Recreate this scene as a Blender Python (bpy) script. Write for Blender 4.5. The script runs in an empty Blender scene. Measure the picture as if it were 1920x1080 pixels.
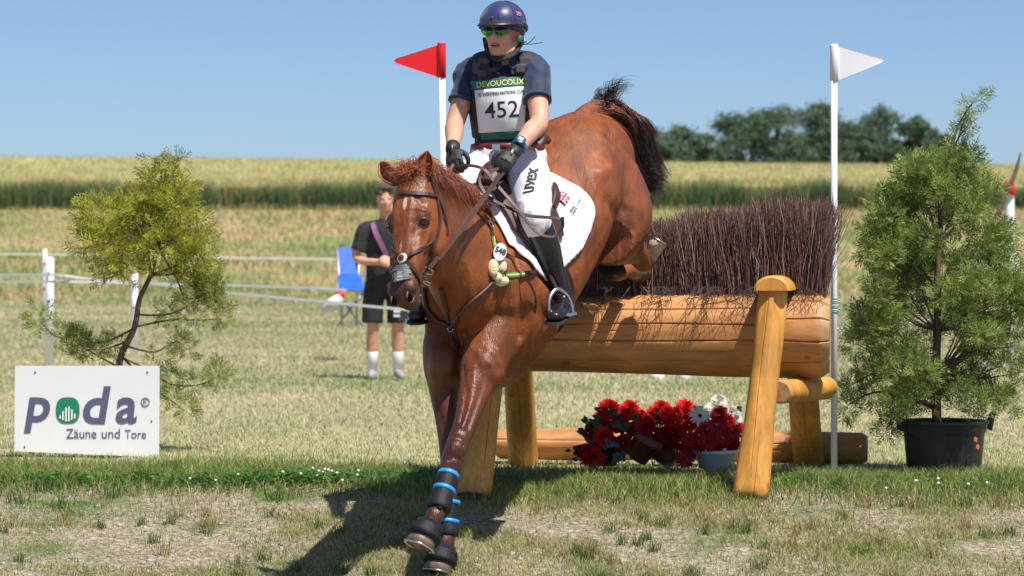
import bpy, bmesh, math, random
import numpy as np
from mathutils import Vector, Matrix, Quaternion
from mathutils.bvhtree import BVHTree
from math import radians as R, sin, cos, pi

SC = bpy.context.scene
COL = SC.collection
random.seed(7); RNG = np.random.default_rng(11)

# ------------------------------------------------------------------ camera, sky, sun, exposure
FPX = 5040.0            # focal length in photo pixels (1920 wide)
CAMZ, HOR = 1.1, 491.0  # eye height above the fence's ground, horizon row of the photo
cam_d = bpy.data.cameras.new('camera'); cam = bpy.data.objects.new('camera', cam_d); COL.objects.link(cam)
cam.location = (0, 0, CAMZ); cam.rotation_euler = (R(90), 0, 0)
cam_d.sensor_width = 36; cam_d.lens = FPX / 1920 * 36; cam_d.shift_y = -(540 - HOR) / 1920
cam_d.clip_start = 0.1; cam_d.clip_end = 3000
cam_d.dof.use_dof = True; cam_d.dof.focus_distance = 12.4; cam_d.dof.aperture_fstop = 4.5
SC.camera = cam
SUN_DIR = Vector((0.29, -0.34, 0.89)).normalized()      # towards the sun
SUN_EL = math.asin(SUN_DIR.z)
wd = bpy.data.worlds.new('World'); SC.world = wd; wd.use_nodes = True
nt = wd.node_tree; bgn = nt.nodes['Background']
sky = nt.nodes.new('ShaderNodeTexSky'); sky.sky_type = 'NISHITA'; sky.sun_disc = False
sky.sun_elevation = SUN_EL; sky.sun_rotation = math.atan2(SUN_DIR.x, SUN_DIR.y)
sky.altitude = 300; sky.air_density = 0.7; sky.dust_density = 0.9; sky.ozone_density = 6
nt.links.new(sky.outputs[0], bgn.inputs[0]); bgn.inputs[1].default_value = 0.092
sd = bpy.data.lights.new('sun', 'SUN'); sd.energy = 5.0; sd.angle = R(0.5); sd.color = (1, 0.95, 0.87)
sun = bpy.data.objects.new('sun', sd); COL.objects.link(sun)
sun.rotation_euler = SUN_DIR.to_track_quat('Z', 'Y').to_euler()
SC.view_settings.view_transform = 'Standard'; SC.view_settings.look = 'None'
SC.view_settings.exposure = 0.5; SC.view_settings.gamma = 1.0; SC.view_settings.use_curve_mapping = False

def P(px, py, Y):
    """photo pixel at a chosen distance -> place in the scene (metres)"""
    return Vector(((px - 960) * Y / FPX, Y, CAMZ - (py - HOR) * Y / FPX))

# ------------------------------------------------------------------ materials
def mat(name, col, rough=0.6, var=0.25, scale=8.0, bump=0.0, bscale=60.0, metal=0.0, spec=0.5, attr=None,
        sheen=0.0, coat=0.0, trans=0.0, stretch=None, col2=None, detail=4.0):
    m = bpy.data.materials.new(name); m.use_nodes = True
    n, l = m.node_tree.nodes, m.node_tree.links
    b = n['Principled BSDF']
    b.inputs['Roughness'].default_value = rough; b.inputs['Metallic'].default_value = metal
    b.inputs['Specular IOR Level'].default_value = spec
    b.inputs['Sheen Weight'].default_value = sheen; b.inputs['Coat Weight'].default_value = coat
    tc = n.new('ShaderNodeTexCoord'); mp = n.new('ShaderNodeMapping')
    l.new(tc.outputs['Object'], mp.inputs[0])
    if stretch: mp.inputs['Scale'].default_value = stretch
    nz = n.new('ShaderNodeTexNoise'); nz.inputs['Scale'].default_value = scale; nz.inputs['Detail'].default_value = detail
    l.new(mp.outputs[0], nz.inputs['Vector'])
    rp = n.new('ShaderNodeValToRGB'); rp.color_ramp.elements[0].position = 0.3; rp.color_ramp.elements[1].position = 0.7
    c = Vector(col[:3])
    lo = c * (1 - var); hi = Vector(col2) if col2 else c * (1 + var)
    rp.color_ramp.elements[0].color = (*lo, 1); rp.color_ramp.elements[1].color = (*hi, 1)
    l.new(nz.outputs[0], rp.inputs[0])
    out = rp.outputs[0]
    if attr:
        a = n.new('ShaderNodeVertexColor'); a.layer_name = attr
        mx = n.new('ShaderNodeMix'); mx.data_type = 'RGBA'; mx.blend_type = 'MULTIPLY'; mx.inputs[0].default_value = 1
        l.new(a.outputs[0], mx.inputs[6]); l.new(out, mx.inputs[7]); out = mx.outputs[2]
    l.new(out, b.inputs['Base Color'])
    if bump:
        n2 = n.new('ShaderNodeTexNoise'); n2.inputs['Scale'].default_value = bscale; n2.inputs['Detail'].default_value = 3
        l.new(mp.outputs[0], n2.inputs['Vector'])
        bp = n.new('ShaderNodeBump'); bp.inputs['Strength'].default_value = bump; bp.inputs['Distance'].default_value = 0.01
        l.new(n2.outputs[0], bp.inputs['Height']); l.new(bp.outputs[0], b.inputs['Normal'])
    if trans:
        td = n.new('ShaderNodeBsdfTranslucent'); l.new(out, td.inputs[0])
        ms = n.new('ShaderNodeMixShader'); ms.inputs[0].default_value = trans
        l.new(b.outputs[0], ms.inputs[1]); l.new(td.outputs[0], ms.inputs[2])
        l.new(ms.outputs[0], n['Material Output'].inputs[0])
    return m

# ------------------------------------------------------------------ mesh helpers
def tag(o, label=None, cat=None, group=None, kind=None):
    if label: o['label'] = label
    if cat: o['category'] = cat
    if group: o['group'] = group
    if kind: o['kind'] = kind
    return o
def empty(name, loc, label=None, cat=None, group=None):
    o = bpy.data.objects.new(name, None); COL.objects.link(o); o.location = loc; o.empty_display_size = 0.1
    bpy.context.view_layer.update()
    return tag(o, label, cat, group)
def put(name, me, m=None, parent=None, smooth=True):
    o = bpy.data.objects.new(name, me); COL.objects.link(o)
    if m is not None and not me.materials: me.materials.append(m)
    if smooth and len(me.polygons): me.polygons.foreach_set('use_smooth', [True] * len(me.polygons))
    if parent is not None:
        o.parent = parent
        r = parent
        inv = Matrix.Translation(-parent.location) if parent.parent is None else Matrix.Identity(4)
        if parent.type == 'EMPTY': o.matrix_parent_inverse = Matrix.Translation(parent.location).inverted()
    return o
def mesh(v, f):
    me = bpy.data.meshes.new('m'); me.from_pydata([tuple(x) for x in v], [], f); me.update(); return me
class G:
    """gathers verts and faces of ONE part"""
    def __init__(s): s.v = []; s.f = []; s.mi = []
    def add(s, v, f, mi=0):
        k = len(s.v); s.v += [Vector(x) for x in v]; s.f += [[i + k for i in q] for q in f]; s.mi += [mi] * len(f); return s
    def tube(s, pts, rad, seg=12, smooth=0, up=None, cap=True, mi=0):
        v, f = tube(pts, rad, seg, smooth, up, cap); return s.add(v, f, mi)
    def ell(s, c, r, rot=None, n=12, mi=0):
        v, f = ellipsoid(c, r, rot, n); return s.add(v, f, mi)
    def box(s, c, size, rot=None, mi=0):
        M = rot.to_3x3() if rot is not None else Matrix.Identity(3)
        v = [Vector(c) + M @ Vector((sx * size[0] / 2, sy * size[1] / 2, sz * size[2] / 2)) for sx in (-1, 1) for sy in (-1, 1) for sz in (-1, 1)]
        return s.add(v, [(0, 1, 3, 2), (4, 6, 7, 5), (0, 4, 5, 1), (2, 3, 7, 6), (0, 2, 6, 4), (1, 5, 7, 3)], mi)
    def me(s, mats=None):
        m = mesh(s.v, s.f)
        if mats:
            for x in mats: m.materials.append(x)
            m.polygons.foreach_set('material_index', s.mi)
        return m
    def obj(s, name, m, parent=None, smooth=True):
        return put(name, s.me(m if isinstance(m, (list, tuple)) else None), None if isinstance(m, (list, tuple)) else m, parent, smooth)
def crom(pts, k):
    """Catmull-Rom, k extra points per span; entries are equal-length sequences"""
    if k <= 0: return [np.array(p, float) for p in pts]
    p = [np.array(q, float) for q in pts]; out = []
    for i in range(len(p) - 1):
        a, b, c, d = p[max(i - 1, 0)], p[i], p[i + 1], p[min(i + 2, len(p) - 1)]
        for j in range(k + 1):
            t = j / (k + 1)
            out.append(0.5 * (2 * b + (c - a) * t + (2 * a - 5 * b + 4 * c - d) * t * t + (3 * b - a - 3 * c + d) * t ** 3))
    out.append(p[-1]); return out
def tube(pts, rad, seg=12, smooth=0, up=None, cap=True):
    """pts: places; rad: number, list of numbers or list of (r_side, r_up)"""
    if not isinstance(rad, (list, tuple)): rad = [rad] * len(pts)
    rr = [(r, r) if not isinstance(r, (list, tuple)) else r for r in rad]
    q = crom([(*Vector(p), *r) for p, r in zip(pts, rr)], smooth)
    c = [Vector(x[:3]) for x in q]; n = len(c); v = []; f = []
    ref = Vector(up) if up is not None else None
    prev = None
    for i in range(n):
        t = (c[min(i + 1, n - 1)] - c[max(i - 1, 0)]).normalized()
        if ref is not None: side = t.cross(ref)
        elif prev is not None: side = prev - t * prev.dot(t)
        else: side = t.cross(Vector((0, 0, 1)) if abs(t.z) < 0.9 else Vector((0, 1, 0)))
        side.normalize(); prev = side; u = side.cross(t)
        for k in range(seg):
            a = 2 * pi * k / seg
            v.append(c[i] + side * (max(q[i][3], 1e-4) * cos(a)) + u * (max(q[i][4], 1e-4) * sin(a)))
    for i in range(n - 1):
        for k in range(seg):
            k2 = (k + 1) % seg
            f.append((i * seg + k, i * seg + k2, (i + 1) * seg + k2, (i + 1) * seg + k))
    if cap:
        f.append(tuple(range(seg - 1, -1, -1))); f.append(tuple((n - 1) * seg + k for k in range(seg)))
    return v, f
def ellipsoid(c, r, rot=None, n=12):
    M = rot.to_3x3() if rot is not None else Matrix.Identity(3); c = Vector(c)
    v = []; f = []; m = n // 2 + 1
    for i in range(1, m):
        th = pi * i / m
        for k in range(n):
            a = 2 * pi * k / n
            v.append(c + M @ Vector((r[0] * sin(th) * cos(a), r[1] * sin(th) * sin(a), r[2] * cos(th))))
    v += [c + M @ Vector((0, 0, r[2])), c + M @ Vector((0, 0, -r[2]))]
    for i in range(m - 2):
        for k in range(n): f.append((i * n + k, (i + 1) * n + k, (i + 1) * n + (k + 1) % n, i * n + (k + 1) % n))
    for k in range(n):
        f.append((len(v) - 2, k, (k + 1) % n)); f.append((len(v) - 1, (m - 2) * n + (k + 1) % n, (m - 2) * n + k))
    return v, f
def fuse(g, voxel, smooth=6, fac=0.5):
    """one continuous surface out of overlapping pieces: voxel remesh, then smoothing"""
    o = bpy.data.objects.new('tmp', g.me()); COL.objects.link(o)
    r = o.modifiers.new('r', 'REMESH'); r.mode = 'VOXEL'; r.voxel_size = voxel
    s = o.modifiers.new('s', 'SMOOTH'); s.factor = fac; s.iterations = smooth
    dg = bpy.context.evaluated_depsgraph_get()
    me = bpy.data.meshes.new_from_object(o.evaluated_get(dg))
    bpy.data.objects.remove(o); me.materials.clear(); return me
def bvh_of(me): return BVHTree.FromPolygons([v.co for v in me.vertices], [p.vertices for p in me.polygons])
CAMP = Vector((0, 0, CAMZ))
def frame(x, z):
    """rotation whose X is x and Z near z"""
    x = Vector(x).normalized(); z = Vector(z); y = z.cross(x).normalized(); z = x.cross(y)
    return Matrix((x, y, z)).transposed()
def ribbon(pts, w, th, nrm=None, smooth=3, nrms=None):
    """flat strap of width w along pts; nrms = outward normal at each point"""
    q = crom([(*Vector(p), *Vector(n)) for p, n in zip(pts, nrms or [nrm] * len(pts))], smooth)
    v = []; f = []; n = len(q)
    for i in range(n):
        t = Vector(q[min(i + 1, n - 1)][:3]) - Vector(q[max(i - 1, 0)][:3]); nn = Vector(q[i][3:]).normalized()
        s = t.cross(nn).normalized() * (w / 2); nn = s.cross(t).normalized() * th * (1 if s.cross(t).dot(nn) > 0 else -1)
        c = Vector(q[i][:3])
        v += [c - s - nn * .5, c + s - nn * .5, c + s * 0.9 + nn * .5, c - s * 0.9 + nn * .5]
    for i in range(n - 1):
        for k in range(4): f.append((i * 4 + k, i * 4 + (k + 1) % 4, i * 4 + 4 + (k + 1) % 4, i * 4 + 4 + k))
    f += [(3, 2, 1, 0), tuple((n - 1) * 4 + k for k in range(4))]
    return v, f
def text(s, size, m, parent, o, right, up, bold=0.0, shear=0.0, bvh=None, off=0.004, name='lettering', align='CENTER', sx=1.0, space=1.0):
    """real lettering: filled font outline laid on a face (or projected on a curved one)"""
    cu = bpy.data.curves.new('t', 'FONT'); cu.body = s; cu.size = size; cu.offset = bold; cu.shear = shear
    cu.align_x = align; cu.align_y = 'CENTER'; cu.resolution_u = 3; cu.space_character = space
    ob = bpy.data.objects.new('t', cu); COL.objects.link(ob)
    me = bpy.data.meshes.new_from_object(ob.evaluated_get(bpy.context.evaluated_depsgraph_get()))
    bpy.data.objects.remove(ob)
    right = Vector(right).normalized(); up = Vector(up).normalized(); nn = right.cross(up); o = Vector(o)
    if bvh is not None:
        b = bmesh.new(); b.from_mesh(me); bmesh.ops.triangulate(b, faces=b.faces)
        bmesh.ops.subdivide_edges(b, edges=[e for e in b.edges if e.calc_length() > size * .3], cuts=2); b.to_mesh(me); b.free()
    for v in me.vertices:
        p = o + right * v.co.x * sx + up * v.co.y
        if bvh is not None:
            h = bvh.ray_cast(p + nn * 0.25, -nn, 0.5)
            if h[0] is not None: p = h[0]
        v.co = p + nn * off
    me.materials.clear(); return put(name, me, m, parent, False)
def crease(me, amp, sc, seed=0, stretch=(1, 1, 1)):
    """cloth folds: ridged noise pushed along the normals"""
    co = np.array([v.co[:] for v in me.vertices]); no = np.array([v.normal[:] for v in me.vertices]); q = co * np.array(stretch) * sc
    a = vnoise(q[:, 0] + q[:, 1] * .7 + seed, q[:, 2] - q[:, 1] * .4, seed); b = vnoise(q[:, 0] * 2.1 - q[:, 1] + seed, q[:, 2] * 2.1 + q[:, 0] * .8, seed + 3)
    h = (1 - np.abs(a - .5) * 2) ** 2 * .7 + (1 - np.abs(b - .5) * 2) ** 2 * .3 - .4
    me.vertices.foreach_set('co', (co + no * (h * amp)[:, None]).astype(np.float32).ravel()); me.update(); return me
def fit_text(s, m, parent, x0, y0, x1, y1, Y, bold=0.0, shear=0.0, off=.003, name='lettering'):
    """lettering whose outline fills a given rectangle of a flat board"""
    cu = bpy.data.curves.new('t', 'FONT'); cu.body = s; cu.size = 1; cu.offset = bold; cu.shear = shear; cu.resolution_u = 4
    ob = bpy.data.objects.new('t', cu); COL.objects.link(ob); me = bpy.data.meshes.new_from_object(ob.evaluated_get(bpy.context.evaluated_depsgraph_get())); bpy.data.objects.remove(ob)
    c = np.array([v.co[:] for v in me.vertices]); lo, hi = c.min(0), c.max(0); a, b = P(x0, y1, Y), P(x1, y0, Y)
    for v in me.vertices:
        u = (v.co.x - lo[0]) / (hi[0] - lo[0]); w = (v.co.y - lo[1]) / (hi[1] - lo[1]); v.co = Vector((a.x + (b.x - a.x) * u, Y - off, a.z + (b.z - a.z) * w))
    me.materials.clear(); return put(name, me, m, parent, False)
def vnoise(x, y, seed=0):
    x = np.asarray(x, float); y = np.asarray(y, float)
    xi = np.floor(x).astype(np.int64); yi = np.floor(y).astype(np.int64); xf = x - xi; yf = y - yi
    def h(a, b):
        n = (a * 374761393 + b * 668265263 + seed * 1442695041) & 0xffffffff
        n = ((n ^ (n >> 13)) * 1274126177) & 0xffffffff
        return ((n ^ (n >> 16)) & 0xffff) / 65535.0
    u = xf * xf * (3 - 2 * xf); w = yf * yf * (3 - 2 * yf)
    return (h(xi, yi) * (1 - u) + h(xi + 1, yi) * u) * (1 - w) + (h(xi, yi + 1) * (1 - u) + h(xi + 1, yi + 1) * u) * w
def fbm(x, y, seed=0): return (vnoise(x, y, seed) * 4 + vnoise(x * 2.1, y * 2.1, seed + 1) * 2 + vnoise(x * 4.3, y * 4.3, seed + 2)) / 7
def npmesh(V, F, colr=None):
    """fast mesh from arrays: V (n,3), F (m,3 or 4), one colour per vertex"""
    me = bpy.data.meshes.new('m'); V = np.asarray(V, np.float32); F = np.asarray(F, np.int32)
    me.vertices.add(len(V)); me.vertices.foreach_set('co', V.ravel())
    k = F.shape[1]; me.loops.add(F.size); me.loops.foreach_set('vertex_index', F.ravel())
    me.polygons.add(len(F)); me.polygons.foreach_set('loop_start', np.arange(0, F.size, k, dtype=np.int32))
    me.update(calc_edges=True)
    if colr is not None:
        ca = me.color_attributes.new('Col', 'FLOAT_COLOR', 'POINT')
        ca.data.foreach_set('color', np.concatenate([colr, np.ones((len(V), 1))], 1).astype(np.float32).ravel())
    return me
# ------------------------------------------------------------------ terrain
PROF = [(-3, -.5), (9.2, -.5), (10.2, -.44), (11.4, -.27), (12.2, -.11), (12.9, -.005), (13.6, 0), (40, 0), (60, 0), (68, .08), (76, .42), (84, 1.25), (90, 2.2), (94, 2.9), (110, 3.6), (150, 5.5), (205, 7.95), (260, 9.2), (400, 9), (900, 4)]
def gz(x, y):
    x = np.asarray(x, float); y = np.asarray(y, float)
    sh = .55 / (1 + np.exp((x + .75) * 6))                       # the lip lies farther back on the left
    yy = np.where(y < 16, y - sh * np.clip((16 - y) / 2, 0, 1), y)
    z = np.interp(yy, [p[0] for p in PROF], [p[1] for p in PROF])
    z = z + (fbm(x * 1.7, y * 1.7, 5) - .5) * .05 * np.clip((14 - y) / 1.5, .15, 1) + (fbm(x * 7, y * 7, 9) - .5) * .016 * (y < 30)
    return z - .35 * np.clip(x / 40, -2, 2) * (y > 100) * np.clip((y - 100) / 100, 0, 1) * 1.0
def sheet(xs, ys, fn):
    X, Y = np.meshgrid(xs, ys); Z = fn(X, Y); nx = len(xs); n = len(ys)
    V = np.stack([X.ravel(), Y.ravel(), Z.ravel()], 1); i = np.arange((n - 1) * nx).reshape(n - 1, nx)[:, :-1].ravel()
    return npmesh(V, np.stack([i, i + 1, i + nx + 1, i + nx], 1))
xs = np.concatenate([np.linspace(-700, -60, 24), np.linspace(-55, -6, 30), np.linspace(-5, 5, 190), np.linspace(6, 55, 30), np.linspace(60, 700, 24)])
ys = np.concatenate([np.linspace(-60, 8, 14), np.linspace(8.6, 17, 190), np.linspace(17.3, 60, 60), np.linspace(61, 130, 70), np.linspace(135, 900, 50)])
gm = bpy.data.materials.new('meadow_ground'); gm.use_nodes = True
n, l = gm.node_tree.nodes, gm.node_tree.links; b = n['Principled BSDF']; b.inputs['Roughness'].default_value = .95; b.inputs['Specular IOR Level'].default_value = .15
geo = n.new('ShaderNodeNewGeometry'); sep = n.new('ShaderNodeSeparateXYZ'); l.new(geo.outputs['Position'], sep.inputs[0])
def nz(scale, vec=None, det=5, st=None):
    t = n.new('ShaderNodeTexNoise'); t.inputs['Scale'].default_value = scale; t.inputs['Detail'].default_value = det
    if st: mp = n.new('ShaderNodeMapping'); mp.inputs['Scale'].default_value = st; l.new(geo.outputs['Position'], mp.inputs[0]); l.new(mp.outputs[0], t.inputs['Vector'])
    else: l.new(geo.outputs['Position'], t.inputs['Vector'])
    return t.outputs[0]
def ramp(src, stops):
    r = n.new('ShaderNodeValToRGB'); e = r.color_ramp.elements
    e[0].position, e[0].color = stops[0][0], (*stops[0][1], 1); e[1].position, e[1].color = stops[-1][0], (*stops[-1][1], 1)
    for p, c in stops[1:-1]: q = e.new(p); q.color = (*c, 1)
    l.new(src, r.inputs[0]); return r.outputs[0]
def mixc(f, a, c):
    m = n.new('ShaderNodeMix'); m.data_type = 'RGBA'; l.new(f, m.inputs[0]) if not isinstance(f, float) else None
    l.new(a, m.inputs[6]); l.new(c, m.inputs[7]); return m.outputs[2]
def maprange(src, a, b_):
    m = n.new('ShaderNodeMapRange'); m.inputs[1].default_value = a; m.inputs[2].default_value = b_; l.new(src, m.inputs[0]); return m.outputs[0]
soil = ramp(nz(38, det=8), [(.3, (.14, .11, .075)), (.5, (.25, .21, .15)), (.7, (.42, .375, .30))])
green = ramp(nz(22, det=6), [(.3, (.045, .075, .02)), (.7, (.13, .17, .055))])
near_c = mixc(maprange(nz(2.2), .5, .68), soil, green)
mead = ramp(nz(1.0, det=8, st=(.35, .12, 1)), [(.3, (.27, .28, .14)), (.5, (.38, .355, .21)), (.72, (.50, .43, .29))])
fine = ramp(nz(9, det=8, st=(1, .5, 1)), [(.3, (.62, .66, .55)), (.7, (1.15, 1.1, 1.05))])
mm = n.new('ShaderNodeMix'); mm.data_type = 'RGBA'; mm.blend_type = 'MULTIPLY'; mm.inputs[0].default_value = 1; l.new(mead, mm.inputs[6]); l.new(fine, mm.inputs[7])
c1 = mixc(maprange(sep.outputs[1], 13.2, 14.6), near_c, mm.outputs[2])
bank = ramp(nz(.55, det=7, st=(.5, .5, 2.5)), [(.28, (.10, .16, .045)), (.45, (.22, .235, .09)), (.6, (.36, .27, .14)), (.75, (.30, .18, .10))])
c2 = mixc(maprange(sep.outputs[1], 60, 72), c1, bank)
wh = ramp(nz(.25, det=8, st=(.3, .05, 1)), [(.3, (.30, .31, .09)), (.7, (.42, .40, .14))])
c3 = mixc(maprange(sep.outputs[1], 93, 97), c2, wh)
l.new(c3, b.inputs['Base Color'])
bp = n.new('ShaderNodeBump'); bp.inputs['Strength'].default_value = .6; bp.inputs['Distance'].default_value = .02; l.new(nz(55, det=6), bp.inputs['Height']); l.new(bp.outputs[0], b.inputs['Normal'])
tag(put('ground', sheet(xs, ys, gz), gm), kind='structure')

# ------------------------------------------------------------------ blades (grass, crop): each blade is real, all of one sward are one mass
def blades(name, X, Y, H, W, C, lean, label, cat='grass', m=None, zfn=gz, z0=-.01):
    N = len(X); Z = zfn(X, Y) + z0; a = RNG.uniform(0, 2 * pi, N); dx, dy = np.cos(a), np.sin(a)
    la = RNG.uniform(0, 2 * pi, N); ll = H * lean * RNG.uniform(.2, 1, N); lx, ly = np.cos(la) * ll, np.sin(la) * ll
    P0 = np.stack([X, Y, Z], 1); w = np.stack([dx * W / 2, dy * W / 2, np.zeros(N)], 1)
    mid = P0 + np.stack([lx * .3, ly * .3, H * .55], 1); tip = P0 + np.stack([lx, ly, H * RNG.uniform(.8, 1, N)], 1)
    V = np.stack([P0 - w, P0 + w, mid + w * .75, mid - w * .75, tip + w * .12, tip - w * .12], 1).reshape(-1, 3)
    i = np.arange(N)[:, None] * 6
    F = np.concatenate([i + np.array([[0, 1, 2, 3]]), i + np.array([[3, 2, 4, 5]])], 1).reshape(-1, 4)
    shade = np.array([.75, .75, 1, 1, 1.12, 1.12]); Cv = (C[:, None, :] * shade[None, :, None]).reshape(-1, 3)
    return tag(put(name, npmesh(V, F, np.clip(Cv, 0, 1)), m or M_BLADE, None, False), label, cat, kind='stuff')
M_BLADE = mat('grass_blade', (1, 1, 1), .55, .08, 3, attr='Col', spec=.25, trans=.3)
GRE, GRE2, STR, OLV = np.array((.075, .16, .025)), np.array((.14, .23, .04)), np.array((.56, .47, .24)), np.array((.30, .29, .10))
def field(n, x0, x1, y0, y1, dens):
    X = RNG.uniform(x0, x1, n * 3); Y = RNG.uniform(y0, y1, n * 3); k = RNG.uniform(0, 1, n * 3) < dens(X, Y); return X[k][:n], Y[k][:n]
def lipd(x, y): return y - (12.75 + .55 / (1 + np.exp((x + .75) * 6)))      # metres behind the lip
# short dry turf of the slope, patchy over stony soil
bare = lambda X, Y: np.clip((fbm(X * 1.3 + 3, Y * 2.6, 21) - .42) * 6 + .15, .14, 1)
X, Y = field(150000, -2.7, 2.9, 10.6, 13.3, lambda x, y: bare(x, y) * np.where(lipd(x, y) > 0, .4, 1))
t = fbm(X * 2.5, Y * 2.5, 31)[:, None]; r = RNG.uniform(0, 1, (len(X), 1))
C = np.where(r < .45 + .6 * (t - .5), OLV * RNG.uniform(.7, 1.4, (len(X), 1)), np.where(r < .8, STR * RNG.uniform(.6, 1.2, (len(X), 1)), GRE2))
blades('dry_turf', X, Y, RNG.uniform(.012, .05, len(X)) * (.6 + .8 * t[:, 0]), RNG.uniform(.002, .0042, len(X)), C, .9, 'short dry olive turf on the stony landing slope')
# fresh green strip along the lip and round the jump's feet
X, Y = field(120000, -3.0, 3.2, 12.6, 15.2, lambda x, y: np.exp(-((lipd(x, y) - .55) / .5) ** 2) * (.35 + fbm(x * 2, y * 2, 41)) * np.where(lipd(x, y) < -.15, .1, 1))
t = fbm(X * 3, Y * 3, 43)[:, None]; r = RNG.uniform(0, 1, (len(X), 1))
C = np.where(r < .6, (GRE * (1 - t) + GRE2 * t) * RNG.uniform(.8, 1.6, (len(X), 1)), np.where(r < .82, OLV, STR) * RNG.uniform(.7, 1.2, (len(X), 1)))
blades('green_grass', X, Y, RNG.uniform(.025, .085, len(X)) * (.55 + .8 * t[:, 0]), RNG.uniform(.0025, .005, len(X)), C, .7, 'fresh green grass strip growing around the feet of the log jump')
# mown meadow behind: one sward, thinning into the distance
N_ = 390000; Y = 13.5 * (72 / 13.5) ** RNG.uniform(0, 1, N_); X = RNG.uniform(-.30, .30, N_) * Y; k = Y / 14
st_ = fbm(X * .28, Y * .42, 51)[:, None] * .75 + fbm(X * 1.1, Y * 1.1, 52)[:, None] * .25; r = RNG.uniform(0, 1, (N_, 1))
C = np.where(r < .52 + 2.2 * (st_ - .5), np.array((.25, .29, .13)) * RNG.uniform(.75, 1.35, (N_, 1)), np.array((.60, .52, .34)) * RNG.uniform(.7, 1.15, (N_, 1)))
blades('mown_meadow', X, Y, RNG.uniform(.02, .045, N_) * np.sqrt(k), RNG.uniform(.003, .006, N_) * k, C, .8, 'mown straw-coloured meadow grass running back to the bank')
# rough bank
N_ = 125000; X = RNG.uniform(-38, 38, N_); Y = 62 + 34 * RNG.uniform(0, 1, N_) ** .75; t = (fbm(X * .22, Y * .3, 61) * .6 + fbm(X * .8, Y * .9, 62) * .4)[:, None]; r = RNG.uniform(0, 1, (N_, 1))
C = np.where(r < .5 + 2.6 * (t - .5), np.array((.22, .29, .10)), np.array((.52, .42, .25))) * RNG.uniform(.7, 1.25, (N_, 1))
C = np.where((Y[:, None] > 87 + 5 * t) & (r > .45), np.array((.40, .27, .15)) * RNG.uniform(.7, 1.2, (N_, 1)), C)
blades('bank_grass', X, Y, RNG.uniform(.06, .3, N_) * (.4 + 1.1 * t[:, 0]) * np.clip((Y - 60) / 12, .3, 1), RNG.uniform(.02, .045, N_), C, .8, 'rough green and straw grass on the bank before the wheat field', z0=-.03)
# wheat: standing edge, dense top
N_ = 105000; X = RNG.uniform(-40, 40, N_); Y = 94.3 + RNG.exponential(1.0, N_) + 2.2 * fbm(X * .35, X * 0, 71); t = RNG.uniform(0, 1, (N_, 1)); v_ = fbm(X * .55, X * 0 + 3, 72)
C = np.where(t < .5 + .5 * v_[:, None], np.array((.095, .16, .065)), np.array((.30, .26, .125))) * RNG.uniform(.65, 1.45, (N_, 1))
blades('wheat_edge', X, Y, RNG.uniform(.45, 1.05, N_) * (.7 + .6 * v_), RNG.uniform(.02, .05, N_), C, .25, 'dark green standing stalks along the near edge of the wheat field', 'wheat')
Y = 96.0 + 165 * RNG.uniform(0, 1, 130000) ** 2; X = RNG.uniform(-.34, .34, 130000) * Y; t = fbm(X * .3, Y * .08, 73)[:, None]
C = (np.array((.33, .31, .12)) * (1 - t) + np.array((.46, .40, .19)) * t) * RNG.uniform(.75, 1.15, (len(X), 1))
blades('wheat_ears', X, Y, RNG.uniform(.95, 1.12, len(X)), RNG.uniform(.05, .11, len(X)) * (Y / 110), C, .25, 'yellow-green ripening wheat rising to the skyline', 'wheat')
xs2 = np.linspace(-75, 75, 120); ys2 = np.concatenate([[96.2, 96.4], np.linspace(97, 270, 90)])
tag(put('wheat_canopy', sheet(xs2, ys2, lambda x, y: gz(x, y) + np.where(y < 96.3, .1, .84) + (fbm(x * 2, y * 2, 77) - .5) * .12), mat('wheat_top', (.33, .305, .12), .9, .25, .6, .8, 3, stretch=(1, .3, 1))), 'closed yellow-green canopy of the wheat field', 'wheat', kind='stuff')
# stones, clover heads, weeds
def stones(n):
    V = []; F = []; C = []
    X, Y = field(n, -2.6, 2.8, 10.9, 13.0, lambda x, y: np.clip(1.25 - bare(x, y), 0, 1)); Z = gz(X, Y)
    for x, y, z in zip(X, Y, Z):
        r = random.uniform(.003, .009) * (2.2 if random.random() < .04 else 1); k = len(V); q = []
        for d in ((1, 0, 0), (-1, 0, 0), (0, 1, 0), (0, -1, 0), (0, 0, 1), (0, 0, -1)): V.append((x + d[0] * r * random.uniform(.7, 1.3), y + d[1] * r * random.uniform(.7, 1.3), z + d[2] * r * .6 + r * .05))
        c = random.uniform(.2, .42); C += [(c, c * .9, c * .76)] * 6
        F += [(k + a, k + b, k + c_) for a, b, c_ in ((0, 2, 4), (2, 1, 4), (1, 3, 4), (3, 0, 4), (2, 0, 5), (1, 2, 5), (3, 1, 5), (0, 3, 5))]
    return npmesh(V, F, np.array(C))
tag(put('gravel', stones(6500), mat('limestone_chips', (1, 1, 1), .85, .2, 40, attr='Col'), None, False), 'pale gravel chips scattered on the bare landing slope', 'gravel', kind='stuff')
def tufts(n, x0, x1, y0, y1, h, spread, per, col):
    cx = RNG.uniform(x0, x1, n); cy = RNG.uniform(y0, y1, n); X = np.repeat(cx, per) + RNG.normal(0, spread, n * per); Y = np.repeat(cy, per) + RNG.normal(0, spread, n * per)
    return X, Y, RNG.uniform(.4, 1, n * per) * h, np.full(n * per, .0035), np.array(col) * RNG.uniform(.6, 1.5, (n * per, 1))
A = [tufts(70, -2.6, 2.7, 11.2, 12.9, .085, .018, 45, (.10, .15, .04)), tufts(40, -2.6, 2.7, 11.2, 12.8, .10, .02, 40, (.33, .26, .11)), tufts(26, -2.6, 2.7, 12.9, 14, .13, .03, 50, (.07, .15, .03))]
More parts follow.
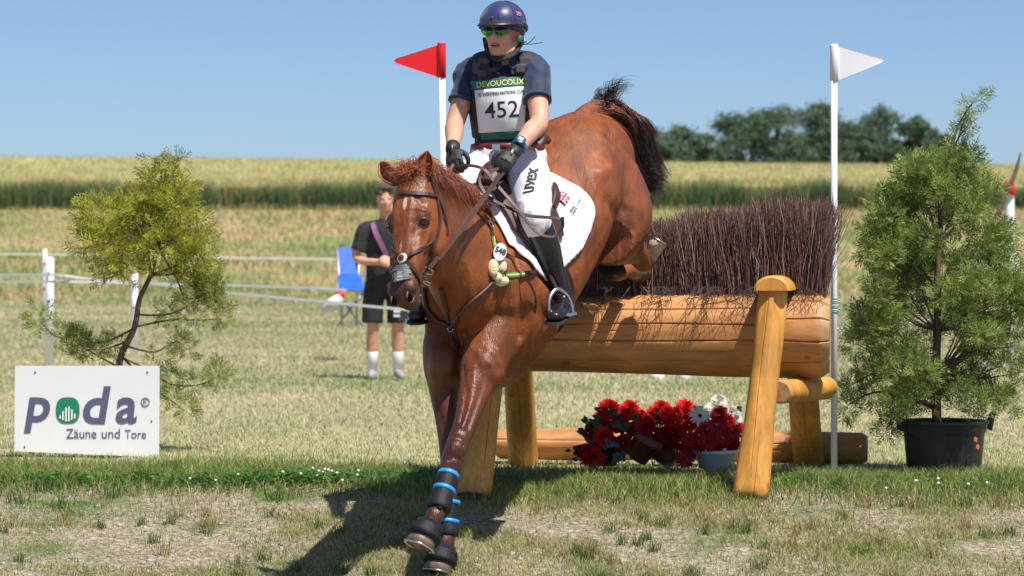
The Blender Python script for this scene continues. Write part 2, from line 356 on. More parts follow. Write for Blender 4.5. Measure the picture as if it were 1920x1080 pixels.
blades('grass_tufts', *[np.concatenate([a[i] for a in A]) for i in range(5)], .8, 'longer grass tufts dotted over the landing slope')
def clover():
    V = []; F = []; C = []
    for (cx, cy, sx, sy, k, leafy) in ((-1.25, 13.42, .42, .09, 900, 1), (-.72, 13.40, .35, .09, 900, 1), (-2.2, 13.45, .28, .08, 500, 1), (1.9, 13.1, .5, .15, 500, 1), (-.35, 13.3, .3, .1, 300, 1)):
        for _ in range(k):
            x = random.gauss(cx, sx); y = random.gauss(cy, sy); z = float(gz(x, y)) + random.uniform(.01, .06); r = random.uniform(.008, .016); a = random.uniform(0, 6.3); q = len(V)
            tl = random.uniform(-.5, .5)
            for j in range(4): V.append((x + r * cos(a + j * 1.57), y + r * sin(a + j * 1.57), z + r * tl * cos(j * 1.57)))
            F.append((q, q + 1, q + 2, q + 3)); g_ = random.uniform(.7, 1.5); C += [(.05 * g_, .16 * g_, .02 * g_)] * 4
    return npmesh(V, F, np.array(C))
tag(put('clover_leaves', clover(), M_BLADE, None, False), 'low bright green clover along the lip of the slope', 'clover', kind='stuff')
V = []; F = []
for (cx, cy, sx, sy, k) in ((-.95, 13.35, .12, .06, 12), (-1.4, 13.3, .3, .08, 3), (2.1, 12.95, .3, .08, 7), (-.55, 13.2, .3, .1, 2)):
    for _ in range(k):
        x = random.gauss(cx, sx); y = random.gauss(cy, sy); v, f = ellipsoid((x, y, float(gz(x, y)) + random.uniform(.03, .07)), (.008, .008, .007), None, 8); q = len(V); V += v; F += [[i + q for i in ff] for ff in f]
tag(put('clover_blossoms', mesh(V, F), mat('clover_white', (.7, .68, .6), .8, .2, 80)), 'tiny white clover blossoms in the green strip', 'clover', kind='stuff')
dd = P(1347, 888, 13.05); dd.z = float(gz(dd.x, dd.y)) + .05
dn_o = empty('dandelion', (dd.x, dd.y, dd.z - .05), 'single yellow dandelion in the grass left of the right post', 'flower')
G().ell(dd, (.014, .014, .008), None, 14).obj('blossom', mat('dandelion_yellow', (.75, .55, .02), .7, .2, 100, .8, 200), dn_o)
G().tube([dd - Vector((0, 0, .05)), dd], .0018, 6).obj('stem', mat('stem_green', (.07, .16, .03), .6), dn_o)
# ------------------------------------------------------------------ far trees on the skyline
def leaf_cloud(clusters, n, size, c0, c1, flat=.5):
    """leaf-sized faces through the clusters' volumes"""
    w = np.array([c[3] ** 2 for c in clusters]); idx = RNG.choice(len(clusters), n, p=w / w.sum()); cl = np.array([c[:3] for c in clusters])[idx]; rr = np.array([c[3] for c in clusters])[idx]
    d = RNG.normal(size=(n, 3)); d /= np.linalg.norm(d, axis=1)[:, None]; pos = cl + RNG.normal(size=(n, 3)) * (rr * .62)[:, None] * np.array([1.15, 1, .8])
    a = RNG.normal(size=(n, 3)); a /= np.linalg.norm(a, axis=1)[:, None]; b_ = np.cross(a, RNG.normal(size=(n, 3))); b_ /= np.linalg.norm(b_, axis=1)[:, None]
    s = (size * RNG.uniform(.5, 1.4, n))[:, None]; V = np.stack([pos - a * s, pos + b_ * s * flat, pos + a * s, pos - b_ * s * flat], 1).reshape(-1, 3)
    k = RNG.uniform(0, 1, (n, 1)); C = np.repeat(np.array(c0) * (1 - k) + np.array(c1) * k, 4, 0); return npmesh(V, np.arange(n * 4).reshape(-1, 4), C)
M_LEAF = mat('tree_leaf', (1, 1, 1), .6, .1, 2, attr='Col', spec=.2, trans=.25); M_BARK = mat('bark', (.10, .075, .055), .9, .4, 6, .6, 25, stretch=(1, 1, .3))
FT = [(1215, 236, 40, 226, 'low bushy tree at the left end of the skyline grove'), (1275, 236, 42, 232, 'second low tree from the left on the skyline'), (1322, 252, 26, 224, 'lowest small tree in the dip of the skyline grove'), (1385, 212, 46, 228, 'broad dark tree left of centre in the skyline grove'),
      (1455, 196, 46, 222, 'tall dark tree left of the white flag pole on the skyline'), (1530, 194, 48, 229, 'tallest dense tree directly behind the white flag pole'), (1592, 226, 40, 224, 'low dark tree just right of the white flag pole'),
      (1660, 193, 44, 227, 'tall loose tree with sky gaps near the right end of the grove'), (1712, 216, 32, 222, 'small pale tree thinning out at the right of the grove'), (1752, 246, 26, 230, 'last low bush of the grove before the potted conifer')]
for (px, py, rp, Yd, lb) in FT:
    R_ = rp * Yd / FPX; top = P(px, py, Yd); bz = float(gz(top.x, Yd)); o = empty('broadleaf_tree', (top.x, Yd, bz), lb, 'tree', 'trees on the skyline')
    ch = top.z - bz; cl = []
    for _ in range(52):
        a = random.uniform(0, 2 * pi); hh = random.uniform(-.12, .93); k = R_ * 1.5 * math.sqrt(max(.05, 1 - max(0, (hh - .3) / .66) ** 2.2)) * math.sqrt(random.random()); rc = R_ * random.uniform(.16, .38)
        cl.append((top.x + cos(a) * k, Yd + sin(a) * k, min(bz + hh * ch, top.z - rc * random.uniform(.7, 1.2)), rc))
    put('crown', leaf_cloud(cl, 9500, .15, (.07, .125, .09), (.15, .21, .115)), M_LEAF, o, False)  # distance haze painted into the leaves as a bluish tint
    g = G(); g.tube([(top.x, Yd, bz - .5), (top.x + .1, Yd, bz + ch * .4), (top.x, Yd, bz + ch * .8)], [.35, .25, .08], 8, 2)
    for c in cl[:7]: g.tube([(top.x, Yd, bz + ch * random.uniform(.25, .5)), (c[0] * .5 + top.x * .5, (c[1] + Yd) / 2, c[2] - .4), c[:3]], [.14, .09, .04], 6, 1)
    g.obj('trunk', M_BARK, o)

# poppies in the crop edge
_pm = npmesh(*[(lambda V, F: (V, F))(*(lambda e: ([tuple(v) for v in e[0]], [f for f in e[1] if len(f) == 4]))(ellipsoid((0, 0, 0), (.045, .045, .03), None, 8)))][0]); _pm.materials.append(mat('poppy_petal', (.7, .10, .02), .6, .1))
for (px, py) in ((132, 332), (188, 346), (1622, 380), (1612, 374), (620, 395)):
    _c = P(px, py, 94.6); _o = bpy.data.objects.new('poppy', _pm); COL.objects.link(_o); _o.location = _c
    tag(_o, {132: 'leftmost orange-red poppy at the crop edge', 188: 'orange-red poppy at the crop edge left of the sapling top', 1622: 'right one of the two poppies right of the white pole', 1612: 'left one of the two poppies right of the white pole', 620: 'orange-red poppy at the crop edge left of the spectator'}[px], 'flower', 'poppies at the crop edge')
# ------------------------------------------------------------------ the horse
HEAD_A, PITCH = R(26), R(27)
WITH = P(905, 372, 11.95)
_f = Vector((-sin(HEAD_A), -cos(HEAD_A), 0)); _u = Vector((0, 0, 1))
HF = _f * cos(PITCH) - _u * sin(PITCH); HU = _u * cos(PITCH) + _f * sin(PITCH); HLft = _u.cross(_f)
def HL(x, y, z): return WITH + HF * x + HLft * y + HU * z
def torso():
    S = [(.42, -.46, -.68, .10, 0), (.36, -.33, -.77, .18, 0), (.24, -.16, -.82, .235, .1), (.08, -.03, -.79, .26, .25), (-.1, 0, -.745, .28, .35),
         (-.3, -.07, -.70, .30, .2), (-.5, -.09, -.655, .31, .1), (-.7, -.06, -.61, .305, .05), (-.9, -.03, -.56, .29, .05), (-1.05, -.06, -.54, .265, .03),
         (-1.18, -.10, -.52, .215, 0), (-1.27, -.19, -.44, .12, 0)]
    S = crom(S, 2); v = []; f = []; n = 28
    for (x, zt, zb, hw, k) in S:
        zc, hh = (zt + zb) / 2, (zt - zb) / 2
        for j in range(n):
            t = 2 * pi * j / n
            v.append(HL(x, hw * sin(t) * (1 - k * cos(t)), zc + hh * cos(t)))
    for i in range(len(S) - 1):
        for j in range(n): f.append((i * n + j, i * n + (j + 1) % n, (i + 1) * n + (j + 1) % n, (i + 1) * n + j))
    f.append(tuple(range(n - 1, -1, -1))); f.append(tuple((len(S) - 1) * n + j for j in range(n)))
    return v, f
POLL = P(776, 338, 11.22); NOSE = P(757, 566, 10.97)
HD = (NOSE - POLL).normalized(); HLEN = (NOSE - POLL).length
HS = Vector((cos(R(33)), -sin(R(33)), 0.02)); HS = (HS - HD * HS.dot(HD)).normalized()   # the head's left
HN = HS.cross(HD).normalized()
if HN.y > 0: HN = -HN                                                                    # forehead side
def HH(t, s, n): return POLL + HD * (t * HLEN) + HS * s + HN * n
def head(g):
    S = [(-.1, .045, .0, .06), (-.03, .075, .035, .11), (.1, .092, .058, .15), (.25, .104, .07, .185), (.38, .098, .068, .2), (.5, .08, .062, .165),
         (.62, .064, .056, .115), (.74, .058, .052, .09), (.86, .06, .05, .085), (.95, .056, .04, .075), (1.02, .042, .015, .055)]
    S = crom(S, 2); v = []; f = []; n = 24
    for (t, hw, fr, bk) in S:
        nc, hh = (fr - bk) / 2, (fr + bk) / 2
        for j in range(n):
            a = 2 * pi * j / n; ca = cos(a)
            w = hw * (.95 if t < .5 else .92) * (abs(sin(a)) ** 0.75) * (1 if sin(a) > 0 else -1) * (1 + 0.05 * ca - (0.22 if ca < -.3 else 0) * (-ca))
            v.append(HH(t, w, nc + hh * ca))
    for i in range(len(S) - 1):
        for j in range(n): f.append((i * n + j, i * n + (j + 1) % n, (i + 1) * n + (j + 1) % n, (i + 1) * n + j))
    f.append(tuple(range(n - 1, -1, -1))); f.append(tuple((len(S) - 1) * n + j for j in range(n)))
    g.add(v, f)
    for s in (-1, 1):
        g.ell(HH(.345, s * .07, .014), (.03, .036, .045), frame(HS, -HD)); g.ell(HH(.40, s * .062, -.12), (.04, .085, .1), frame(HS, -HD))       # brow, jowl
        g.ell(HH(.90, s * .036, .02), (.03, .032, .045), frame(HS, -HD)); g.ell(HH(.62, s * .052, .008), (.022, .04, .11), frame(HS, -HD))
    g.ell(HH(.96, 0, -.05), (.045, .045, .04))
def horse_body():
    g = G(); g.add(*torso())
    up = HU
    # neck
    g.tube([HL(-.05, 0, -.32), HL(.2, 0, -.27), P(838, 452, 11.62), P(806, 412, 11.38), HH(.12, 0, -.075)],
           [(.2, .33), (.185, .30), (.13, .235), (.098, .175), (.08, .125)], 20, 3, up=(0, 0.35, 1))
    head(g)
    # chest and shoulders
    for s in (-1, 1):
        g.ell(HL(.2, s * .17, -.42), (.17, .12, .27), frame(HF, HU)); g.ell(HL(.33, s * .1, -.6), (.11, .10, .14), frame(HF, HU))
        g.ell(HL(.06, s * .17, -.58), (.11, .07, .13), frame(HF, HU))
    # left foreleg (nearer)
    el = P(912, 668, 11.78)
    g.tube([HL(.1, .17, -.4), el, P(893, 722, 11.68), P(874, 790, 11.56), P(856, 838, 11.48), P(847, 866, 11.44), P(840, 892, 11.41), P(832, 930, 11.36), P(824, 952, 11.33), P(815, 966, 11.3), P(808, 982, 11.28), P(800, 1000, 11.25)],
           [.15, .112, .078, .052, .05, .048, .034, .030, .035, .039, .033, .034], 16, 2)
    g.ell(P(856, 842, 11.45), (.046, .046, .06)); g.ell(P(912, 692, 11.72), (.085, .1, .12))
    # right foreleg
    g.tube([HL(.1, -.17, -.45), P(838, 668, 11.9), P(836, 725, 11.86), P(840, 790, 11.8), P(845, 848, 11.76), P(846, 876, 11.73), P(845, 905, 11.71), P(842, 970, 11.68), P(839, 998, 11.66), P(835, 1018, 11.64), P(830, 1036, 11.63), P(827, 1050, 11.61)],
           [.15, .112, .08, .056, .05, .048, .035, .031, .036, .041, .034, .034], 16, 2)
    g.ell(P(834, 690, 11.84), (.08, .1, .12))
    # left hind, folded under the thigh
    g.tube([HL(-.8, .04, -.26), HL(-.93, .09, -.32), P(1150, 384, 12.8), P(1150, 425, 12.76), P(1140, 450, 12.68)], [.12, .2, .185, .17, .13], 18, 3)
    g.tube([P(1140, 446, 12.68), P(1166, 456, 12.84), P(1192, 474, 12.94), P(1200, 486, 12.98)], [.135, .11, .062, .05], 14, 2)
    g.tube([P(1200, 486, 12.98), P(1206, 498, 13.02), P(1213, 492, 13.04), P(1221, 477, 13.04), P(1229, 464, 13.04)], [.05, .036, .042, .036, .045], 12, 2)
    # right hind
    g.tube([HL(-.8, -.06, -.26), HL(-.93, -.12, -.34), HL(-.92, -.14, -.5), HL(-.74, -.18, -.68)], [.12, .19, .19, .12], 18, 3)
    g.tube([HL(-.74, -.18, -.68), P(1112, 472, 13.08), P(1140, 466, 13.1)], [.12, .08, .05], 14, 2)
    g.tube([P(1140, 466, 13.1), P(1146, 492, 13.02), P(1152, 512, 13.0), P(1168, 512, 13.1), P(1180, 504, 13.2)], [.05, .038, .042, .034, .034], 12, 2)
    me = fuse(g, 0.0078, 13, 0.5)
    co = np.array([v.co[:] for v in me.vertices]); no = np.array([v.normal[:] for v in me.vertices])
    def sculpt(pts, r, amt):
        q = np.array(crom([tuple(p) for p in pts], 10))
        m = np.linalg.norm(co - q.mean(0), axis=1) < r * 2.5 + np.linalg.norm(q - q.mean(0), axis=1).max(); idx = np.where(m)[0]
        if not len(idx): return
        d = np.min(np.linalg.norm(co[idx][:, None, :] - q[None], axis=2), axis=1)
        co[idx] += no[idx] * (amt * np.exp(-(d / r) ** 2 * 2))[:, None]
    def sn(p): return me_b.find_nearest(p)[0]
    me_b = bvh_of(me)
    for s in (-1, 1):
        sculpt([sn(HH(.44, s * .1, -.02)), sn(HH(.52, s * .09, -.02)), sn(HH(.60, s * .07, -.01))], .016, .009)        # facial crest
        sculpt([sn(HH(.30, s * .045, .08)), sn(HH(.5, s * .04, .07)), sn(HH(.8, s * .03, .06))], .014, .005)            # nasal edge
        sculpt([sn(HH(.42, s * .07, .05)), sn(HH(.6, s * .06, .03))], .02, -.008)
        sculpt([sn(HH(.20, s * .065, .06)), sn(HH(.25, s * .085, .045))], .022, -.010)                                    # hollow above eye
        sculpt([sn(HH(.30, s * .07, .06)), sn(HH(.305, s * .1, .035)), sn(HH(.33, s * .11, .0))], .014, .007)           # brow
        sculpt([sn(HH(.93, s * .05, .03))], .022, .004)
        sculpt([sn(HH(.2, s * .1, -.1)), sn(HH(.38, s * .1, -.19)), sn(HH(.52, s * .08, -.17))], .02, .008)            # jaw edge
        sculpt([sn(HH(.97, s * .06, 0)), sn(HH(.93, s * .07, -.02)), sn(HH(.86, s * .07, -.03))], .008, -.006)          # lips
        sculpt([sn(HL(.04, s * .3, -.1)), sn(HL(.0, s * .3, -.35)), sn(HL(.02, s * .28, -.62))], .03, -.022)           # behind the shoulder
        sculpt([sn(HL(.2, s * .3, -.12)), sn(HL(.3, s * .28, -.32)), sn(HL(.36, s * .25, -.5))], .035, -.028)             # neck meets shoulder
        sculpt([sn(HL(.16, s * .3, -.2)), sn(HL(.2, s * .3, -.45))], .03, .008)
        sculpt([sn(HL(.12, s * .3, -.42)), sn(HL(.2, s * .3, -.6)), sn(HL(.1, s * .3, -.7))], .025, -.02)
        sculpt([sn(HL(-.66, s * .4, -.1)), sn(HL(-.74, s * .4, -.14))], .06, .022)                                      # point of hip
        sculpt([sn(HL(-.95, s * .3, -.05)), sn(HL(-1.08, s * .4, -.3)), sn(HL(-1.05, s * .4, -.5))], .03, -.012)        # hamstring line
        sculpt([sn(HL(-.62, s * .4, -.3)), sn(HL(-.7, s * .4, -.5))], .06, -.02)                                        # flank hollow
        for k in range(5): sculpt([sn(HL(-.28 - .08 * k, s * .4, -.3)), sn(HL(-.24 - .08 * k, s * .4, -.6))], .016, .002)
    sculpt([sn(HL(.5, 0, -.48)), sn(HL(.5, 0, -.62)), sn(HL(.42, 0, -.8))], .03, -.035)                                 # cleft of the chest
    for (pts, r, a) in [([(868, 690), (873, 740), (864, 790)], .018, -.007), ([(915, 690), (898, 745), (878, 800)], .018, -.008), ([(890, 690), (884, 750), (869, 800)], .018, .008),
                        ([(838, 832), (852, 826), (868, 834)], .014, -.006), ([(842, 862), (852, 858), (864, 864)], .012, -.006), ([(848, 845)], .02, .008),
                        ([(905, 655), (925, 670), (935, 690)], .025, -.010), ([(818, 700), (822, 760), (830, 800)], .015, -.007),
                        ([(760, 400), (775, 430), (785, 436), (800, 430)], .007, .004), ([(783, 440), (778, 455), (788, 470)], .007, .004), ([(745, 380), (746, 420)], .008, .003)]:
        q = []
        for (px, py) in pts:
            d = (P(px, py, 10) - CAMP).normalized(); h = me_b.ray_cast(CAMP, d, 40)
            if h[0] is not None: q.append(h[0])
        if q: sculpt(q if len(q) > 1 else q * 2, r, a)
    me.vertices.foreach_set('co', co.astype(np.float32).ravel()); me.update()
    return me
# ---- materials of horse and tack
M_LEATHER = mat('brown_leather', (.05, .018, .013), .5, .3, 30, .15, 200)
M_DARKLEA = mat('dark_leather', (.03, .013, .011), .35, .3, 30, .1, 200)
M_STEEL = mat('steel', (.6, .6, .6), .25, .15, 20, metal=1.0)
M_BLACK = mat('black_neoprene', (.009, .010, .013), .6, .4, 30, .35, 120, spec=.3)
M_BLUE = mat('blue_tape', (.02, .25, .62), .4, .15, 20)
M_CREAM = mat('sheepskin', (.72, .62, .38), .95, .2, 40, .9, 160, sheen=.4)
M_GREEN = mat('green_webbing', (.06, .22, .08), .7, .2, 80)
M_YELLOW = mat('yellow_webbing', (.55, .5, .08), .7, .2, 80)
M_WHITE = mat('white_cloth', (.60, .60, .63), .8, .05, 12, .12, 90)
M_INK = mat('black_print', (.015, .015, .02), .6, .1)
M_RED = mat('red_print', (.55, .02, .03), .6, .1)
M_NAVYP = mat('navy_print', (.015, .03, .2), .6, .1)
M_HOOF = mat('hoof_horn', (.17, .12, .085), .4, .5, 14, .2, 60, stretch=(1, 1, .2))
M_EYE = mat('dark_eye', (.012, .006, .004), .08, .2, 10, spec=.8)
M_MANE = mat('chestnut_mane', (.2, .055, .022), .5, .5, 25, attr=None)
M_TAIL = mat('tail_hair', (1, 1, 1), .42, .15, 25, attr='Col')
M_COAT = mat('chestnut_coat', (1, 1, 1), .46, .38, 6, 0, 38, attr='Col', spec=.42, detail=10)
def coat_detail(m):
    """short hair lying along the body, damp streaks that shine more"""
    n, l = m.node_tree.nodes, m.node_tree.links; b = n['Principled BSDF']; tc = n.new('ShaderNodeTexCoord'); mp = n.new('ShaderNodeMapping'); mp.inputs['Rotation'].default_value = (.5, .3, .4); mp.inputs['Scale'].default_value = (1, .35, .35); l.new(tc.outputs['Object'], mp.inputs[0])
    t1 = n.new('ShaderNodeTexNoise'); t1.inputs['Scale'].default_value = 220; t1.inputs['Detail'].default_value = 3; l.new(mp.outputs[0], t1.inputs['Vector'])
    t2 = n.new('ShaderNodeTexNoise'); t2.inputs['Scale'].default_value = 16; t2.inputs['Detail'].default_value = 6; t2.inputs['Distortion'].default_value = 1.2; l.new(mp.outputs[0], t2.inputs['Vector'])
    ad = n.new('ShaderNodeMath'); ad.operation = 'MULTIPLY_ADD'; ad.inputs[1].default_value = .25; l.new(t1.outputs[0], ad.inputs[0]); l.new(t2.outputs[0], ad.inputs[2])
    bp = n.new('ShaderNodeBump'); bp.inputs['Strength'].default_value = .65; bp.inputs['Distance'].default_value = .014; l.new(ad.outputs[0], bp.inputs['Height']); l.new(bp.outputs[0], b.inputs['Normal'])
    t3 = n.new('ShaderNodeTexNoise'); t3.inputs['Scale'].default_value = 5; t3.inputs['Detail'].default_value = 7; l.new(tc.outputs['Object'], t3.inputs['Vector'])
    mr = n.new('ShaderNodeMapRange'); mr.inputs[1].default_value = .35; mr.inputs[2].default_value = .65; mr.inputs[3].default_value = .38; mr.inputs[4].default_value = .62; l.new(t3.outputs[0], mr.inputs[0]); wt = n.new('ShaderNodeAttribute'); wt.attribute_name = 'Wet'; mw = n.new('ShaderNodeMix'); mw.inputs[3].default_value = .36; l.new(wt.outputs['Fac'], mw.inputs[0]); l.new(mr.outputs[0], mw.inputs[2]); l.new(mw.outputs[0], b.inputs['Roughness'])
    sr = n.new('ShaderNodeMapRange'); sr.inputs[1].default_value = .3; sr.inputs[2].default_value = .7; sr.inputs[3].default_value = .72; sr.inputs[4].default_value = 1.25; l.new(t2.outputs[0], sr.inputs[0])
    ol = b.inputs['Base Color'].links[0].from_socket; mx = n.new('ShaderNodeMix'); mx.data_type = 'RGBA'; mx.blend_type = 'MULTIPLY'; mx.inputs[0].default_value = 1; l.new(ol, mx.inputs[6]); l.new(sr.outputs[0], mx.inputs[7]); l.new(mx.outputs[2], b.inputs['Base Color'])
coat_detail(M_COAT)

horse = empty('horse', P(832, 1072, 11.6), 'chestnut horse landing over the log jump, wearing brown bridle and white saddle pad', 'horse')
HB = horse_body()
co = np.array([v.co[:] for v in HB.vertices])
def near(p, r, soft=.5):
    d = np.linalg.norm((co - np.array(p)), axis=1) / r
    return np.clip((1 - d) / soft, 0, 1)[:, None]
base = np.tile(np.array([[.195, .053, .0115]]), (len(co), 1))
def blend(c, w):
    global base
    base = base * (1 - w) + np.array([c]) * w
loc = (co - np.array(WITH)) @ np.array([HF, HLft, HU]).T
n1 = fbm(co[:, 0] * 5 + 9, co[:, 2] * 5 + co[:, 1] * 3, 3)[:, None]
leg = (np.clip((.82 - co[:, 2]) / .55, 0, 1) ** .8)[:, None]; blend((.05, .014, .009), leg * .94)          # wet dark lower legs
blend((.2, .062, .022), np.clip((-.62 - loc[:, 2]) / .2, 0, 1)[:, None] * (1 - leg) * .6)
for s in (-1, 1): blend((.15, .05, .026), near(HL(-.8, s * .3, -.45), .35, .8) * .5)                # flank and thigh: darker dapple tone with a greyish sheen painted in
hd = (co - np.array(POLL)) @ np.array([HD, HS, HN]).T
t = hd[:, 0] / HLEN; hm = (t > -.3) & (t < 1.3) & (np.abs(hd[:, 1]) < .2) & (np.abs(hd[:, 2]) < .26)
muz = (np.clip((t - .82 + .05 * n1[:, 0]) / .14, 0, 1) * hm)[:, None]; blend((.055, .03, .026), muz * .85)
star = np.clip(1.3 - np.sqrt(((t - .25) / .05) ** 2 + ((hd[:, 1] - .012) / .007) ** 2), 0, 1) * (hd[:, 2] > .03) * hm
blend((.55, .45, .38), np.clip(star * 2.5, 0, 1)[:, None])
snip = np.clip(1.2 - np.sqrt(((t - .60) / .04) ** 2 + ((hd[:, 1]) / .004) ** 2), 0, 1) * (hd[:, 2] > .02) * hm
blend((.45, .3, .25), np.clip(snip * 2, 0, 1)[:, None])
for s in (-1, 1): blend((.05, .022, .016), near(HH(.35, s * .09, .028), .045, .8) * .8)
blend((.6, .52, .42), near(P(1225, 471, 13.04), .06, .4) * .9)                                     # white hind pastern
wet = np.clip((.8 - co[:, 2]) / .4, 0, 1); wa = HB.attributes.new('Wet', 'FLOAT', 'POINT'); wa.data.foreach_set('value', wet.astype(np.float32))
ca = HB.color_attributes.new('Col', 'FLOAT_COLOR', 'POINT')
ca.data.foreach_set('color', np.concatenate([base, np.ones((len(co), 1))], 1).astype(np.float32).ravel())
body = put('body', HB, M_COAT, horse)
HBV = bvh_of(HB)
def hit(px, py, bv=None, off=0.0):
    d = (P(px, py, 10.0) - CAMP).normalized(); h = (bv or HBV).ray_cast(CAMP, d, 40)
    if h[0] is None:
        return None
    n = h[1] if h[1].dot(d) < 0 else -h[1]
    return h[0] + n * off, n
def on_horse(pts, off=.006):
    out = []
    for p in pts:
        if len(p) == 3: out.append((P(*p), Vector((0, -1, .2)))); continue
        h = hit(p[0], p[1], off=off)
        if h is None:
            q = P(p[0], p[1], 11.3); nr = HBV.find_nearest(q); n = (q - nr[0]).normalized(); h = (nr[0] + n * off, n)
        out.append(h)
    return out
def strap(name, pts, w, m, parent, th=.005, off=.006, smooth=3):
    h = on_horse(pts, off)
    v, f = ribbon([a for a, b in h], w, th, smooth=smooth, nrms=[b for a, b in h])
    return G().add(v, f).obj(name, m, parent, False)
def ring(name, c, n, r, th, m, parent, sc=(1, 1)):
    M = frame(Vector(n).orthogonal(), n); g = G()
    pts = [Vector(c) + M @ Vector((r * sc[0] * cos(a), r * sc[1] * sin(a), 0)) for a in np.linspace(0, 2 * pi, 19)]
    return g.tube(pts, th, 6).obj(name, m, parent)
# eyes, ears, nostrils
for s in (-1, 1):
    eh = hit(797, 417)[0]; el_ = eh - POLL; ec = HH(el_.dot(HD) / HLEN, s * el_.dot(HS), el_.dot(HN)); en = HBV.find_nearest(ec)[1]; ec = ec - en * .009
    e = G().ell(ec, (.021, .017, .018), frame(HD.cross(en), HD), 16).obj('eye', M_EYE, horse)
    ex = (HN - en * HN.dot(en)).normalized(); G().tube([ec + ex * .026 + en * .004, ec + ex * .012 + en * .0165 - HD * .013, ec - ex * .010 + en * .0165 - HD * .013, ec - ex * .026 + en * .003], [.004, .008, .008, .004], 8, 3).obj('eyelid', mat('eyelid_skin', (.07, .028, .018), .4), e)
    nh = hit(769, 556)[0] - POLL; c = HH(nh.dot(HD) / HLEN, s * nh.dot(HS), nh.dot(HN)); h = HBV.find_nearest(c); n = h[1]; NF = frame(HD + HN * .35, n)
    no_ = G().ell(h[0] - n * .002, (.028, .020, .006), NF, 18).obj('nostril', mat('nostril_dark', (.004, .002, .002), 1.0, spec=0.0), horse)
    G().tube([h[0] + NF @ Vector((.030 * cos(a), .022 * sin(a), .001)) for a in np.linspace(.5, 2 * pi - .6, 20)], [.003 + .003 * sin(pi * i / 19) for i in range(20)], 8).obj('nostril_rim', mat('nostril_skin', (.075, .04, .034), .5, .3, 40), no_)
    # ear: cupped leaf
    b0 = HH(-.005, s * .068, .012); tip = HH(-.175, s * .082, .035) if s > 0 else HH(-.175, s * .15, .03)
    axis = tip - b0; fr = (HN + HS * .35 * s).normalized(); side = axis.cross(fr).normalized(); g = G(); v = []; f = []; k = 9
    W = [.026, .034, .038, .037, .029, .016, .002]
    for i, w in enumerate(W):
        tt = i / (len(W) - 1)
        for j in range(k):
            a = -2.1 + 4.2 * j / (k - 1)
            v.append(b0 + axis * tt + side * (w * sin(a)) - fr * (w * cos(a) * .8 - .01) + (fr * .012 * sin(tt * pi)))
    f = [(i * k + j, i * k + j + 1, i * k + k + j + 1, i * k + k + j) for i in range(len(W) - 1) for j in range(k - 1)]
    o = g.add(v, f).obj('ear', mat('ear_coat', (.24, .07, .022), .55, .3, 30), horse)
    sm = o.modifiers.new('thickness', 'SOLIDIFY'); sm.thickness = .006; sm.offset = 0
# hair
def hair(name, roots, parent, m, width=.0035, cols=None, seg=6):
    """strands as thin 3-sided blades; roots = list of polylines"""
    V = []; F = []; C = []
    for i, pl in enumerate(roots):
        q = crom(pl, 2); n = len(q); k0 = len(V); sd = Vector(RNG.normal(size=3)).normalized()
        for j, c in enumerate(q):
            w = width * (1 - (j / (n - 1)) ** 2 * .9); t = Vector(q[min(j + 1, n - 1)]) - Vector(q[max(j - 1, 0)])
            s = t.cross(sd).normalized(); u = t.cross(s).normalized()
            for a in (0, 2.09, 4.19):
                V.append(Vector(c) + s * (w * cos(a)) + u * (w * sin(a)))
                if cols is not None: C.append(cols(i, j / (n - 1)))
        for j in range(n - 1):
            for a in range(3): F.append((k0 + j * 3 + a, k0 + j * 3 + (a + 1) % 3, k0 + j * 3 + 3 + (a + 1) % 3, k0 + j * 3 + 3 + a))
    return put(name, npmesh([v[:] for v in V], F, np.array(C) if cols is not None else None), m, parent)
crest = crom([HH(-.02, .0, -.05), P(802, 330, 11.38), P(838, 338, 11.5), P(868, 356, 11.7), P(893, 384, 11.9)], 8)
st = []
for i in range(1900):
    k = random.random(); c = Vector(crest[int(k * (len(crest) - 1))]) + Vector(RNG.normal(size=3) * .008)
    nr = HBV.find_nearest(c); c = nr[0] - nr[1] * .006
    L = random.uniform(.07, .2) * (1.1 - .3 * k); up = Vector((random.gauss(.15, .5), random.gauss(-.1, .4), random.uniform(.35, 1.1))).normalized()
    fall = Vector((random.uniform(.0, .9), random.uniform(-.5, .2), -1)).normalized()
    a = c + up * L * .4; b = a + (up * .35 + fall * .6) * L * .5; st.append([c, a, b, b + fall * L * random.uniform(.3, .7)])
hair('mane', st, horse, M_TAIL, .0016, lambda i, t: np.array((.30, .075, .025)) * (0.45 + .8 * ((i * 37) % 100) / 100) * (1 - .25 * t))
st = []
for i in range(240):   # forelock, blown up between the ears
    c = HH(random.uniform(-.1, .03), random.gauss(0, .018), .03 + random.uniform(-.015, .01)); nr = HBV.find_nearest(c); c = nr[0] - nr[1] * .004
    d = Vector((random.gauss(-.15, .55), random.gauss(-.35, .3), random.uniform(.2, 1))).normalized(); L = random.uniform(.04, .10)
    st.append([c, c + d * L * .5, c + d * L * .9 + Vector((random.gauss(0, .02), -.01, -.015)), c + d * L + Vector((random.gauss(-.01, .03), -.02, -.05))])
hair('forelock', st, horse, M_TAIL, .0015, lambda i, t: np.array((.30, .08, .028)) * (0.5 + .8 * ((i * 37) % 100) / 100))
dock = [P(1080, 232, 12.82), P(1108, 208, 12.95), P(1140, 205, 13.05), P(1170, 228, 13.12), P(1185, 262, 13.15)]
G().tube(dock, [.05, .045, .038, .028, .012], 12, 3).obj('dock', mat('dock_hair', (.17, .045, .018), .6, .4, 30, .6, 120), horse)
st = []; kk = []
dk = crom(dock, 8)
